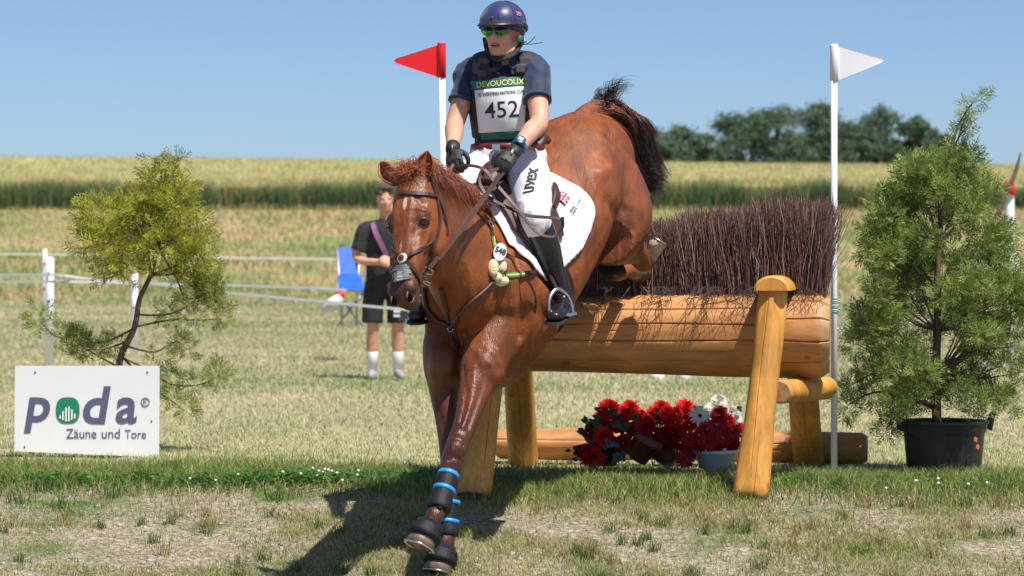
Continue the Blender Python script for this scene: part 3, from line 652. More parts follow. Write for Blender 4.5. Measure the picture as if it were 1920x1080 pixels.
for lock in range(95):          # hair hangs in locks
    k = random.random() ** .8; j = RNG.normal(size=3); up_lock = lock < 11; curl = random.gauss(0, .03)
    for _ in range(16 if up_lock else 40):
        c = Vector(dk[int(min(1, max(0, k + random.gauss(0, .04))) * (len(dk) - 1))]) + Vector(RNG.normal(size=3) * .013); e = Vector(RNG.normal(size=3) * .007)
        if up_lock:             # thrown up by the jump
            tipp = P(1132 + j[0] * 16 + random.gauss(0, 6), 168 + j[1] * 9 + random.gauss(0, 6), 13.0 + j[2] * .04); mid = c.lerp(tipp, .5) + e
            st.append([c, mid, tipp + e, tipp + Vector((random.uniform(.02, .08), 0, random.uniform(-.005, .02)))])
        else:
            q = random.uniform(.75, 1.08)
            p1 = P(1168 + j[0] * 15 + k * 14, 226 + j[1] * 13, 13.08 + j[2] * .05) + e; p2 = P(1200 + j[0] * 13, 283 + j[1] * 9, 13.13 + j[2] * .06) + e * 1.4
            p3 = P(1216 + j[0] * 13, 330 + j[1] * 12, 13.15 + j[2] * .06) + e * 2.2; p4 = p3 + Vector((.03 + curl + random.gauss(0, .012), random.gauss(0, .02), -.05 + abs(curl) + random.gauss(0, .015)))
            st.append([c, c.lerp(p1, .7) + Vector((0, 0, .012)), p1.lerp(p2, .5) + Vector((.012, 0, .01)), p2, p2.lerp(p3, q), p2.lerp(p3, q) + (p4 - p3) * q])
        kk.append(k)
hair('tail', st, horse, M_TAIL, .0017, lambda i, t: np.array((.30, .07, .024)) * (1 - min(1, t * 1.7 + kk[i] * .35)) + np.array((.024, .010, .010)) * (0.6 + .9 * ((i * 37) % 100) / 100))
# legs: boots, bell boots, hooves
def leg_boot(a, b, r0, r1, straps, down):
    bt = G().tube([a, a.lerp(b, .12), a.lerp(b, .5), a.lerp(b, .9), b], [(r0 * .97), r0, (r0 + r1) / 2 * .97, r1 * 1.06, r1], 20, 2).obj('leg_boot', M_BLACK, horse)
    for s in straps:
        c = a.lerp(b, s); r = r0 + (r1 - r0) * s + .0022; d = (b - a).normalized()
        G().tube([c - d * .009, c - d * .0085, c + d * .0085, c + d * .009], [r - .004, r, r, r - .004], 24).obj('strap', M_BLUE, bt)
    G().tube([a.lerp(b, .08) + Vector((0, -r0 * .8, 0)), a.lerp(b, .5) + Vector((0, -r0 * .86, 0)), a.lerp(b, .95) + Vector((0, -r1 * .9, 0))], [(.014, .008)] * 3, 10, 2).obj('shin_guard', M_DARKLEA, bt)
def hoof(p, q, toe, r, bell=True, m=M_HOOF):
    """pastern p -> sole centre q, toe direction"""
    d = (q - p).normalized(); toe = (toe - d * toe.dot(d)).normalized()
    g = G(); sec = [(0, .78, 0), (.35, .88, .010), (.98, 1.04, .028), (1.0, .98, .028)]; h = .075; v = []; n = 18
    s = d.cross(toe)
    for (t, k, fw) in sec:
        for j in range(n):
            a = 2 * pi * j / n; v.append(q - d * h * (1 - t) + toe * (fw + r * k * 1.08 * cos(a)) + s * (r * k * sin(a)))
    f = [(i * n + j, i * n + (j + 1) % n, i * n + n + (j + 1) % n, i * n + n + j) for i in range(3) for j in range(n)] + [tuple(range(n))[::-1], tuple(3 * n + j for j in range(n))]
    hf = g.add(v, f).obj('hoof', m, horse)
    G().tube([q + toe * (.027 + r * 1.02 * cos(a)) + s * (r * .99 * sin(a)) + d * .004 for a in np.linspace(-2.4, 2.4, 17)], [(.009, .005)] * 17, 6, up=d).obj('horseshoe', M_STEEL, hf)
    if bell:
        t0 = q - d * .125; B = G().tube([t0, t0 + d * .012, t0 + d * .04 + toe * .008, t0 + d * .075 + toe * .016, t0 + d * .078 + toe * .016], [.046, .052, .064, .074, .07], 22, 1)
        bo = B.obj('bell_boot', M_BLACK, horse)
        G().tube([t0 + d * .022, t0 + d * .024, t0 + d * .046 + toe * .006, t0 + d * .048 + toe * .006], [.055, .062, .070, .066], 22).obj('velcro_band', M_BLACK, bo)
toeL = Vector((-.35, -.9, -.1))
leg_boot(P(842, 886, 11.42), P(822, 956, 11.32), .043, .05, (.07, .48), 0)
leg_boot(P(844, 935, 11.7), P(838, 1004, 11.66), .043, .048, (.1, .62), 0)
hoof(P(812, 972, 11.28), P(789, 1027, 11.235), toeL, .062)
hoof(P(834, 1020, 11.64), P(824, 1075, 11.6), toeL, .062)
leg_boot(P(1138, 472, 12.95), P(1152, 520, 12.92), .06, .06, (.12, .3), 0)
hoof(P(1219, 481, 13.04), P(1235, 453, 13.04), Vector((-.1, -1, .2)), .044, False, mat('pale_hoof', (.42, .34, .25), .5, .3, 14))
hoof(P(1172, 510, 13.16), P(1190, 500, 13.3), Vector((0, -1, -.5)), .055, False)
# ---- saddle pad, saddle: wrapped over the barrel, in the horse's own frame
AX = -.40
def wrap_hit(x, ph, off):
    o = HL(x, 0, AX); d = (HU * cos(ph) + HLft * sin(ph)).normalized(); h = HBV.ray_cast(o, d, 1.0)
    if h[0] is None: return o + d * .35
    best = h[0]
    return best + d * off
def to_wrap(px, py):
    h = hit(px, py)
    l = h[0] - WITH; z = l.dot(HU) - AX
    return l.dot(HF), math.atan2(l.dot(HLft), z)
def wrapped(front, rear, name, m, parent, off, nx=40, nphi=60, puff=None, th=.006, both=True):
    fr = sorted([(b, a) for a, b in (to_wrap(*p) for p in front)]); re = sorted([(b, a) for a, b in (to_wrap(*p) for p in rear)])
    pm = min(fr[-1][0], re[-1][0]) if not isinstance(both, float) else both
    lo = -pm if both else fr[0][0]
    V = []; F = []
    for i in range(nphi + 1):
        ph = lo + (pm - lo) * i / nphi
        a = np.interp(abs(ph), [q[0] for q in fr], [q[1] for q in fr]); b = np.interp(abs(ph), [q[0] for q in re], [q[1] for q in re])
        for j in range(nx + 1):
            x = a + (b - a) * j / nx
            V.append(wrap_hit(x, ph, off + (puff(x, ph) * min(1, 12 * (j / nx) * (1 - j / nx)) if puff else 0)))
    F = [(i * (nx + 1) + j, i * (nx + 1) + j + 1, (i + 1) * (nx + 1) + j + 1, (i + 1) * (nx + 1) + j) for i in range(nphi) for j in range(nx)]
    o = G().add(V, F).obj(name, m, parent)
    s = o.modifiers.new('thickness', 'SOLIDIFY'); s.thickness = th; s.offset = -1
    return o
quilt = lambda x, ph: .006 * (abs(sin((x + ph * .36) * 75)) ** .5 * abs(sin((x - ph * .36) * 75)) ** .5)
pad = wrapped([(905, 380), (930, 420), (965, 472), (1000, 508), (1022, 528)],
              [(1013, 322), (1040, 333), (1061, 344), (1083, 355), (1097, 367), (1109, 386), (1111, 402), (1103, 430), (1086, 468), (1070, 502), (1045, 532)],
              'saddle_pad', M_WHITE, horse, .012, 70, 110, quilt)
PADBV = BVHTree.FromObject(pad, bpy.context.evaluated_depsgraph_get())
def hitw(px, py, bv, off): return hit(px, py, bv, off)
# flag and printed marks on the pad
def flag_jack(c, right, up, w, h, bv, parent, off=.004):
    nn = right.cross(up)
    def quad(name, pts, m, o):
        g = G(); 
        q = []
        for (a, b) in pts:
            p = c + right * (a * w / 2) + up * (b * h / 2)
            r = bv.ray_cast(p + nn * .2, -nn, .4); q.append((r[0] if r[0] is not None else p) + nn * o)
        return g.add(q, [tuple(range(len(q)))]).obj(name, m, parent, False)
    quad('flag_field', [(-1, -1), (1, -1), (1, 1), (-1, 1)], M_NAVYP, off)
    for sx, sy in ((1, 1), (1, -1)):
        quad('white_diagonal', [(-1, -1 * sy + .0), (-.72, -1 * sy), (1, 1 * sy - .28 * sy), (1, 1 * sy), (.72, 1 * sy), (-1, -1 * sy + .28 * sy)], M_WHITE, off + .001)
        quad('red_diagonal', [(-1, -1 * sy), (-.86, -1 * sy), (1, .86 * sy), (1, sy), (.86, sy), (-1, -.86 * sy)], M_RED, off + .0018)
    quad('white_cross', [(-.2, -1), (.2, -1), (.2, 1), (-.2, 1)], M_WHITE, off + .0026); quad('white_cross', [(-1, -.32), (1, -.32), (1, .32), (-1, .32)], M_WHITE, off + .0028)
    quad('red_cross', [(-.11, -1), (.11, -1), (.11, 1), (-.11, 1)], M_RED, off + .0036); quad('red_cross', [(-1, -.18), (1, -.18), (1, .18), (-1, .18)], M_RED, off + .0038)
fc = hit(1055, 372, PADBV)[0]
fr_ = (hit(1063, 360, PADBV)[0] - hit(1047, 384, PADBV)[0]).normalized(); fu = (hit(1046, 365, PADBV)[0] - hit(1064, 379, PADBV)[0]).normalized()
fn = fr_.cross(fu).normalized(); fu = fn.cross(fr_).normalized()
flag_jack(fc, fr_, fu, .07, .052, PADBV, pad, .009)
tr_ = (hit(1083, 384, PADBV)[0] - hit(1068, 404, PADBV)[0]).normalized(); tu_ = fn.cross(tr_).normalized()
# print too small to read in the photo: rows of tiny dark strokes
for (tx, ty, n_, hh) in ((1071, 393, 7, .009), (1075, 397, 7, .009), (1085, 378, 6, .006), (1079.5, 387, 1, .018)):
    c0 = hit(tx, ty, PADBV)[0]
    for i in range(n_):
        c = c0 + tr_ * ((i - (n_ - 1) / 2) * .0075) + fn * .008; w = .0027; q = hh / 2
        G().add([c - tr_ * w - tu_ * q, c + tr_ * w - tu_ * q, c + tr_ * w + tu_ * q, c - tr_ * w * .2 + tu_ * q], [(0, 1, 2, 3)]).obj('printed_mark', M_INK, pad, False)
# saddle
saddle_f = wrapped([(925, 372), (934, 394), (958, 440), (985, 474), (1003, 492)], [(1000, 330), (1018, 350), (1030, 392), (1046, 450), (1060, 490), (1040, 508)],
                   'saddle_flap', M_LEATHER, horse, .03, 26, 60, lambda x, ph: .006 * (1 if abs(ph) < 1.5 else 0), .01)
sg = G()
sg.tube([HL(-.05, 0, .045), HL(-.16, 0, .06), HL(-.32, 0, .035), HL(-.46, 0, .065), HL(-.52, 0, .10)], [(.05, .03), (.07, .04), (.10, .04), (.135, .04), (.10, .022)], 18, 3, up=HU)
sg.tube([HL(-.5, -.13, .04), HL(-.53, 0, .10), HL(-.5, .13, .04)], [.02, .026, .02], 10, 3)
put('saddle_seat', fuse(sg, .01, 5), M_LEATHER, horse)
for (a, b, c, r) in [((1022, 348), (1024, 368), (1018, 390), (.035, .02)), ((944, 398), (965, 432), (990, 470), (.03, .022))]:
    pts = [hit(*q)[0] + HLft * .05 for q in (a, b, c)]
    G().tube(pts, [(r[0] * .6, r[1] * .6), r, (r[0] * .6, r[1] * .5)], 12, 4, up=HLft).obj('knee_roll', M_LEATHER, horse)
ph_ = np.linspace(1.45, 2 * pi - 1.45, 40)
gp = [wrap_hit(-.06 - .03 * sin((p - 1.45) / 2), p, .008) for p in ph_]
v, f = ribbon(gp, .075, .014, smooth=0, nrms=[(HU * cos(p) + HLft * sin(p)) for p in ph_]); G().add(v, f).obj('girth', M_DARKLEA, horse)
# stirrup irons with leathers
def stirrup(c, wdir, up, fwd, top):
    h = .12; w = .062; up = up.normalized(); wd_ = (wdir - up * wdir.dot(up)).normalized()
    pts = [c - wd_ * w * .95, c - wd_ * w * 1.05 + up * h * .35, c - wd_ * w * .75 + up * h * .75, c + up * h, c + wd_ * w * .75 + up * h * .75, c + wd_ * w * 1.05 + up * h * .35, c + wd_ * w * .95]
    o = G().tube(pts, [.008, .008, .008, .009, .008, .008, .008], 8, 4).obj('stirrup', M_STEEL, horse)
    G().box(c, (w * 2.05, .05, .012), frame(wd_, up)).obj('tread', M_STEEL, o, False)
    t = c + up * h; pts = [t, t.lerp(top, .5), top]
    v, f = ribbon(pts, .018, .006, nrm=fwd.cross(up) if False else Vector((.5, -.8, 0)), smooth=2); G().add(v, f).obj('stirrup_leather', M_LEATHER, horse, False)
LFOOT = P(1054, 592, 11.78)
stirrup(LFOOT, P(1084, 580, 11.85) - P(1028, 598, 11.74), Vector((-.18, .1, 1)), HF, hit(1020, 508)[0] + HLft * .02)
RFOOT = P(783, 602, 12.02)
stirrup(RFOOT, P(798, 606, 11.97) - P(766, 600, 12.08), Vector((.15, .15, 1)), HF, HL(-.1, -.33, -.3))
# ---- breastplate
br = strap('breastplate_strap', [(942, 392), (930, 405), (918, 424)], .016, M_LEATHER, horse)
strap('breastplate_strap', [(893, 398), (904, 410), (917, 424)], .014, M_LEATHER, horse)
ring('steel_ring', *on_horse([(918, 424)], .01)[0], .014, .0028, M_STEEL, horse)
strap('neck_strap', [(919, 428), (921, 437), (923, 446)], .02, M_LEATHER, horse)
for i, w, m in ((0, .024, M_GREEN), (1, .008, M_YELLOW)):
    strap('elastic_strap', [(923, 444), (927, 470), (933, 505), (936, 516)], w, m, horse, .004, .006 + i * .003)
    strap('elastic_strap', [(938, 516), (960, 516), (985, 513)], w, m, horse, .004, .006 + i * .003)
strap('buckle_strap', [(983, 513), (998, 511), (1013, 507)], .02, M_LEATHER, horse, .006, .012)
dc, dn = on_horse([(928, 475)], .02)[0]; dn = (dn.normalized() + Vector((.1, -1.6, 0))).normalized(); dc = dc + dn * .012
rt = Vector((.93, 0, -.28)); rt = (rt - dn * rt.dot(dn)).normalized(); du = dn.cross(rt)
if du.z < 0: du = -du
dpl = G().add([dc + rt * (.031 * cos(a)) + du * (.040 * sin(a)) + dn * k for k in (-.003, .002) for a in np.linspace(0, 2 * pi, 25)[:-1]],
        [tuple(range(24))[::-1], tuple(range(24, 48))] + [(j, (j + 1) % 24, 24 + (j + 1) % 24, 24 + j) for j in range(24)]).obj('number_disc', M_WHITE, horse, False)
text('548', .036, M_INK, dpl, dc + du * .003, rt, du, bold=.0012, off=.0035, sx=.95)
ring('disc_rim', dc, dn, .033, .0018, M_INK, horse, (1, 1))
for (px, py, rx, ry) in ((920, 503, .024, .040), (940, 501, .022, .03), (939, 527, .036, .024), (927, 520, .024, .024)):
    c, n = on_horse([(px, py)], .014)[0]
    G().ell(c, (rx, ry, .017), frame(Vector((1, 0, 0)), n), 16).obj('sheepskin_pad', M_CREAM, horse)
ring('steel_ring', *on_horse([(937, 514)], .026)[0], .014, .003, M_DARKLEA, horse)
def rope(name, pts, r, m, off=None):
    h = on_horse(pts, off or r); return G().tube([a for a, b in h], r, 8, 3).obj(name, m, horse)
rope('chest_strap', [(926, 524), (905, 545), (880, 566), (864, 584), (853, 604), (848, 614)], .009, M_LEATHER)
rope('chest_strap', [(798, 540), (802, 574), (818, 598), (836, 609), (848, 614)], .009, M_LEATHER)
strap('martingale_strap', [(828, 538), (834, 562), (840, 585), (845, 606)], .018, M_LEATHER, horse, .006, .012)
ring('steel_ring', *on_horse([(848, 615)], .012)[0], .016, .003, M_STEEL, horse)
strap('martingale_strap', [(850, 622), (854, 640), (858, 655)], .02, M_DARKLEA, horse, .006, .008)
# ---- bridle
bridle = strap('browband', [(733, 363), (750, 362), (775, 363), (800, 365), (818, 369)], .017, M_LEATHER, horse, .009, .006)
strap('cheek_strap', [(808, 342), (817, 366), (822, 395), (823, 420), (818, 447), (808, 478), (802, 498)], .014, M_LEATHER, horse)
strap('throat_lash', [(820, 372), (830, 396), (836, 422), (838, 440)], .011, M_LEATHER, horse)
strap('noseband', [(817, 450), (800, 460), (780, 472), (758, 485)], .015, M_LEATHER, horse, .008, .006)
strap('noseband', [(731, 452), (736, 466), (746, 477), (756, 485)], .015, M_LEATHER, horse, .008, .006)
strap('flash_strap', [(758, 486), (770, 497), (779, 510), (785, 524), (787, 534)], .014, M_LEATHER, horse, .007, .007)
strap('flash_strap', [(754, 487), (744, 496), (737, 506)], .014, M_LEATHER, horse, .007, .007)
strap('headpiece', [(800, 318), (806, 332), (814, 352), (819, 368)], .016, M_LEATHER, horse)
nc, nn_ = on_horse([(756, 486)], .008)[0]
G().ell(nc, (.024, .024, .008), frame(HS, nn_), 16).obj('sheepskin_rosette', M_CREAM, horse)
G().ell(nc + nn_ * .007, (.015, .015, .007), frame(HS, nn_), 14).obj('rosette_leather', M_LEATHER, horse)
M_TAPE = mat('grey_tape', (.11, .12, .14), .45, .35, 30, .5, 60, stretch=(.3, .3, 3))
for k in range(5):
    y0 = 500 + k * 6.2
    strap('nose_tape', [(732 + k % 2, y0 + 3), (742, y0), (756, y0 - 1), (770 - (k % 2) * 3, y0 - 2)], .017, M_TAPE, horse, .004, .005 + .0006 * k)
br_c, br_n = on_horse([(803, 502)], .012)[0]
bit = ring('bit_ring', br_c, br_n, .03, .0045, M_STEEL, horse)
ring('bit_ring', br_c + Vector((.0, -.006, -.055)), br_n, .016, .003, M_STEEL, horse)
G().tube([br_c, HH(.80, 0, -.06), HH(.78, -.075, -.02)], .007, 8, 2).obj('bit_mouthpiece', M_STEEL, horse)
LHAND, RHAND = P(943, 309, 11.8), P(851, 298, 11.88)
def rein(pts, w=.014, nrm=(.3, -.9, .3)):
    v, f = ribbon([P(*p) for p in pts], w, .004, nrm=Vector(nrm), smooth=4); return G().add(v, f).obj('rein', M_LEATHER, horse, False)
rein([(806, 502, 11.03), (838, 462, 11.22), (880, 405, 11.42), (915, 360, 11.58), (938, 326, 11.76)], .019)
rein([(822, 488, 11.05), (850, 452, 11.2), (892, 396, 11.42), (925, 350, 11.6), (944, 324, 11.75)], .012)
rein([(852, 312, 11.84), (880, 310, 11.78), (908, 318, 11.74), (930, 345, 11.72), (965, 385, 11.68), (1004, 432, 11.66), (1030, 444, 11.65), (1047, 438, 11.66), (1055, 425, 11.66), (1053, 412, 11.66), (1035, 408, 11.66), (990, 404, 11.68), (950, 388, 11.7), (918, 370, 11.71), (900, 345, 11.73), (905, 325, 11.75), (935, 316, 11.77)], .014)
rein([(735, 500, 11.02), (770, 440, 11.5), (820, 360, 11.75), (850, 308, 11.86)], .014)
G().box(P(1055, 411, 11.655), (.014, .012, .02)).obj('rein_keeper', M_DARKLEA, horse, False)
# ------------------------------------------------------------------ people: shared builders
def hand_mesh(wrist, d, n, thumb, curl=1.25, size=1.0, spread=.2):
    """palm + five jointed fingers. d: wrist->knuckles, n: back of hand, thumb: +1/-1 along d x n"""
    d = Vector(d).normalized(); n = Vector(n); n = (n - d * n.dot(d)).normalized(); s = d.cross(n) * thumb; k = size; g = G(); W = Vector(wrist)
    g.tube([W - d * .02, W + d * .02 * k, W + d * .055 * k, W + d * .09 * k], [(.026 * k, .021 * k), (.033 * k, .022 * k), (.041 * k, .02 * k), (.040 * k, .016 * k)], 12, 2, up=n)
    for i, (o, L) in enumerate(((.030, .075), (.010, .083), (-.010, .077), (-.029, .060))):
        p = W + d * (.085 + (.004 if i in (1, 2) else 0)) * k + s * o * k; pts = [p - d * .01]; a = curl * .55
        pts.append(p)
        for q, fr in enumerate((.45, .32, .26)):
            dr = (d * cos(a) - n * sin(a) + s * o * spread * 3 * (1 - q * .3)).normalized(); p = p + dr * L * fr * k; pts.append(p); a += curl * .75
        g.tube(pts, [.0105 * k, .0105 * k, .0098 * k, .009 * k, .0075 * k], 8, 1)
    p = W + d * .03 * k + s * .030 * k - n * .006 * k; q1 = p + (d * .6 + s * .6 - n * .25).normalized() * .035 * k
    q2 = q1 + (d * .9 - s * .05 * curl - n * .5 * curl).normalized() * .032 * k; q3 = q2 + (d * .6 - s * .5 * curl - n * .5 * curl).normalized() * .025 * k
    g.tube([p - s * .01, p, q1, q2, q3], [.014 * k, .0145 * k, .0125 * k, .011 * k, .0085 * k], 8, 1)
    return g
def head_geo(c, f, size=1.0, up=(0, 0, 1)):
    """head of height .23*size centred at c, looking along f. Returns G and a local mapper"""
    f = Vector(f).normalized(); up = Vector(up); l = up.cross(f).normalized(); up = f.cross(l); k = size; c = Vector(c)
    def q(a, b, h): return c + f * a * k + l * b * k + up * h * k      # forward, left, up
    M = Matrix((f, l, up)).transposed(); g = G()
    g.ell(q(-.008, 0, .035), (.096 * k, .076 * k, .088 * k), M, 18)
    g.ell(q(.035, 0, -.035), (.055 * k, .058 * k, .075 * k), M, 16)
    g.ell(q(.058, 0, -.088), (.028 * k, .030 * k, .022 * k), M, 12)                       # chin
    g.tube([q(-.025, .058, -.035), q(.0, .052, -.075), q(.05, .022, -.098)], [.02 * k, .02 * k, .016 * k], 10, 2)
    g.tube([q(-.025, -.058, -.035), q(.0, -.052, -.075), q(.05, -.022, -.098)], [.02 * k, .02 * k, .016 * k], 10, 2)
    for s in (-1, 1):
        g.ell(q(.058, s * .036, -.022), (.026 * k, .024 * k, .022 * k), M, 10)             # cheekbones
        g.tube([q(.082, s * .012, .018), q(.08, s * .034, .021), q(.062, s * .055, .014)], [.009 * k, .010 * k, .008 * k], 8, 2)   # brow
        g.ell(q(-.008, s * .076, -.005), (.018 * k, .007 * k, .03 * k), M, 10)              # ears
    g.tube([q(.086, 0, .012), q(.098, 0, -.008), q(.108, 0, -.026), q(.098, 0, -.036)], [.008 * k, .0095 * k, .0135 * k, .010 * k], 10, 2)
    g.ell(q(.096, .012, -.032), (.01 * k, .008 * k, .008 * k), M, 8); g.ell(q(.096, -.012, -.032), (.01 * k, .008 * k, .008 * k), M, 8)
    g.tube([q(.076, .024, -.060), q(.090, .008, -.056), q(.090, -.008, -.056), q(.076, -.024, -.060)], [.004 * k, .007 * k, .007 * k, .004 * k], 8, 2)
    g.tube([q(.076, .022, -.067), q(.088, 0, -.071), q(.076, -.022, -.067)], [.004 * k, .008 * k, .004 * k], 8, 2)
    return g, q, M
M_SKIN = mat('skin', (.58, .30, .205), .5, .14, 22, .25, 130, spec=.4)
M_LIP = mat('lips', (.42, .14, .11), .45, .1)
M_NAVY = mat('navy_polo_cloth', (.008, .02, .066), .75, .25, 14, .25, 60, sheen=.2)
M_VEST = mat('charcoal_vest', (.022, .022, .027), .7, .3, 20, .3, 150)
M_VEST2 = mat('vest_panel', (.055, .05, .06), .75, .2, 20, .2, 150)
M_BREECH = mat('white_breeches', (.63, .62, .66), .8, .05, 9, .35, 16)
M_BOOT = mat('black_boot_leather', (.012, .012, .014), .28, .3, 12, .35, 30)
M_GLOVE = mat('black_glove', (.016, .016, .019), .55, .3, 30, .3, 120)
M_TEAL = mat('green_bib_band', (.006, .14, .10), .55, .15, 12)
M_GOLD = mat('yellow_print', (.68, .62, .2), .6, .1)
M_BLUEP = mat('navy_helmet_silk', (.012, .024, .10), .42, .2, 10, .15, 30, sheen=.2)

rider = empty('person', P(955, 300, 12.2), 'rider in navy polo and numbered white bib seated on the chestnut horse', 'person')
# joints
SH = {1: P(1003, 134, 12.2), -1: P(884, 137, 12.3)}          # 1 = the rider's left
EL = {1: P(1011, 228, 12.04), -1: P(853, 232, 12.2)}
WR = {1: P(967, 282, 11.87), -1: P(849, 276, 11.98)}
HIPJ = {1: P(982, 302, 12.2), -1: P(915, 302, 12.28)}
KN = {1: P(1004, 408, 11.86), -1: P(872, 378, 12.05)}
AN = {1: P(1049, 545, 11.98), -1: P(797, 548, 12.22)}
PEL, WAI, CHE, NEK = P(952, 292, 12.26), P(953, 248, 12.28), P(946, 175, 12.26), P(948, 118, 12.24)
HC = P(943, 60, 12.16); FACE = Vector((-.42, -.9, -.04))
UPV = Vector((0, -1, 0))
def torso_pts(k, top=True):
    pts = [PEL - Vector((0, 0, .05)), PEL, WAI, CHE, P(945, 140, 12.25)]
    rad = [(.165 * k, .12 * k), (.17 * k, .125 * k), (.145 * k, .11 * k), (.165 * k, .125 * k), (.15 * k, .10 * k)]
    return pts, rad
g, hq, hM = head_geo(HC, FACE, 1.0)
g.tube(*torso_pts(.9), 20, 3, up=UPV)
g.tube([P(946, 150, 12.25), NEK, P(946, 92, 12.2), HC], [.10, .066, .058, .06], 14, 2)
for s in (-1, 1):
    g.tube([P(945, 145, 12.25), SH[s], SH[s].lerp(EL[s], .4), EL[s], EL[s].lerp(WR[s], .3), WR[s], WR[s] + (WR[s] - EL[s]).normalized() * .03],
           [.08, .062, .052, .043, .044, .029, .027], 14, 3)
    g.tube([PEL, HIPJ[s], HIPJ[s].lerp(KN[s], .5), KN[s], KN[s].lerp(AN[s], .35), AN[s]], [.08, .085, .08, .055, .05, .028], 14, 2)
put('body', fuse(g, .0065, 5, .5), M_SKIN, rider)
G().tube([hq(.083, .024, -.062), hq(.0955, .008, -.058), hq(.0955, -.008, -.058), hq(.083, -.024, -.062)], [.002, .005, .005, .002], 8, 2).obj('lip', M_LIP, rider)
G().tube([hq(.081, .022, -.068), hq(.094, 0, -.071), hq(.081, -.022, -.068)], [.002, .0055, .002], 8, 2).obj('lip', M_LIP, rider)
G().tube([hq(.086, .02, -.0645), hq(.0975, 0, -.0645), hq(.086, -.02, -.0645)], .0022, 6, 2).obj('mouth', mat('mouth_dark', (.06, .015, .012), .6), rider)
# polo shirt: torso and short sleeves, collar
g = G(); g.tube(*torso_pts(1.0), 22, 3, up=UPV)
for s in (-1, 1):
    e = SH[s].lerp(EL[s], .58)
    g.tube([P(945, 142, 12.25), SH[s] + Vector((0, 0, .005)), SH[s].lerp(EL[s], .25), SH[s].lerp(EL[s], .45), e], [.08, .07, .066, .064, .063], 16, 3)
polo_me = crease(fuse(g, .007, 6), .011, 13, 2, (1, 1, .8)); polo = put('polo_shirt', polo_me, M_NAVY, rider)
for s in (-1, 1):
    e = SH[s].lerp(EL[s], .58); d = (EL[s] - SH[s]).normalized()
    G().tube([e - d * .012, e - d * .011, e + d * .004, e + d * .005], [.06, .0655, .0655, .05], 20).obj('sleeve_hem', M_NAVY, polo)
G().tube([NEK + Vector((.065, -.03, .02)), NEK + Vector((.075, .03, .035)), NEK + Vector((0, .075, .045)), NEK + Vector((-.072, .03, .035)), NEK + Vector((-.06, -.04, .02))], [(.012, .026)] * 5, 10, 4, up=(0, 0, 1)).obj('collar', M_NAVY, polo)
for s in (-1, 1):
    v, f = ribbon([NEK + Vector((s * .062, -.04, .035)), NEK + Vector((s * .045, -.085, .0)), NEK + Vector((s * .03, -.11, -.035))], .045, .006, nrm=Vector((s * .5, -.8, .3)), smooth=3)
    G().add(v, f).obj('collar', M_NAVY, polo)
# body protector
g = G()
pts = [P(953, 262, 12.28), P(953, 240, 12.28), P(947, 180, 12.26), P(946, 146, 12.25)]
g.tube(pts, [(.168, .135), (.17, .138), (.172, .145), (.14, .115)], 24, 3, up=UPV)
for s in (-1, 1):
    c = NEK + Vector((s * .105, 0, 0))
    g.tube([P(946 + s * 32, 148, 12.17), NEK + Vector((s * .10, -.085, .0)), NEK + Vector((s * .112, 0, .035)), NEK + Vector((s * .10, .1, -.02)), P(946 + s * 30, 170, 12.38)],
           [(.045, .024), (.048, .018), (.048, .018), (.048, .018), (.045, .024)], 12, 3, up=(s * .3, 0, 1))
vest_me = fuse(g, .0085, 5); vest = put('body_protector', vest_me, M_VEST, rider); VBV = bvh_of(vest_me)
def on_vest(px, py, off):
    h = hit(px, py, VBV, off)
    if h: return h
    q = P(px, py, 12.12); nr = VBV.find_nearest(q); return nr[0] + nr[1] * off, nr[1]
for (px, py, w, h) in [(896, 128, .042, .05), (903, 136, .04, .03), (922, 131, .036, .022), (941, 134, .04, .02), (960, 134, .042, .03), (976, 128, .045, .04), (893, 140, .03, .02), (984, 113, .05, .035), (906, 115, .045, .03)]:
    c, n = on_vest(px, py, .004); n = (n + Vector((0, -1, 0))).normalized()
    o = G().box(c, (w, .016, h), frame(Vector((1, n.x * -1, 0)), Vector((0, 0, 1)))).obj('foam_block', M_VEST2, vest, False)
    b = o.modifiers.new('bevel', 'BEVEL'); b.width = .006; b.segments = 2
# bib: white number cloth with green bands
TL, TR, BR, BL = (880, 151), (994, 141), (987, 259), (893, 264)
_sm = []
for _px in range(885, 990, 8):
    for _py in range(150, 262, 8):
        _h = hit(_px, _py, VBV)
        if _h: _sm.append(((_px - 960) * 12.15 / FPX, CAMZ - (_py - HOR) * 12.15 / FPX, _h[0].y))
_sm = np.array(_sm); _A = np.stack([np.ones(len(_sm)), _sm[:, 0], _sm[:, 1], _sm[:, 0] ** 2, _sm[:, 1] ** 2, _sm[:, 0] * _sm[:, 1]], 1)
BFIT = np.linalg.lstsq(_A, _sm[:, 2], rcond=None)[0]; BFIT[0] += np.percentile(_sm[:, 2] - _A @ BFIT, 6)
def bibp(u, v, off):
    px = (TL[0] * (1 - u) + TR[0] * u) * (1 - v) + (BL[0] * (1 - u) + BR[0] * u) * v; py = (TL[1] * (1 - u) + TR[1] * u) * (1 - v) + (BL[1] * (1 - u) + BR[1] * u) * v
    X = (px - 960) * 12.15 / FPX; Z = CAMZ - (py - HOR) * 12.15 / FPX
    Yq = np.dot(BFIT, [1, X, Z, X * X, Z * Z, X * Z]) - off; q = P(px, py, Yq); return q
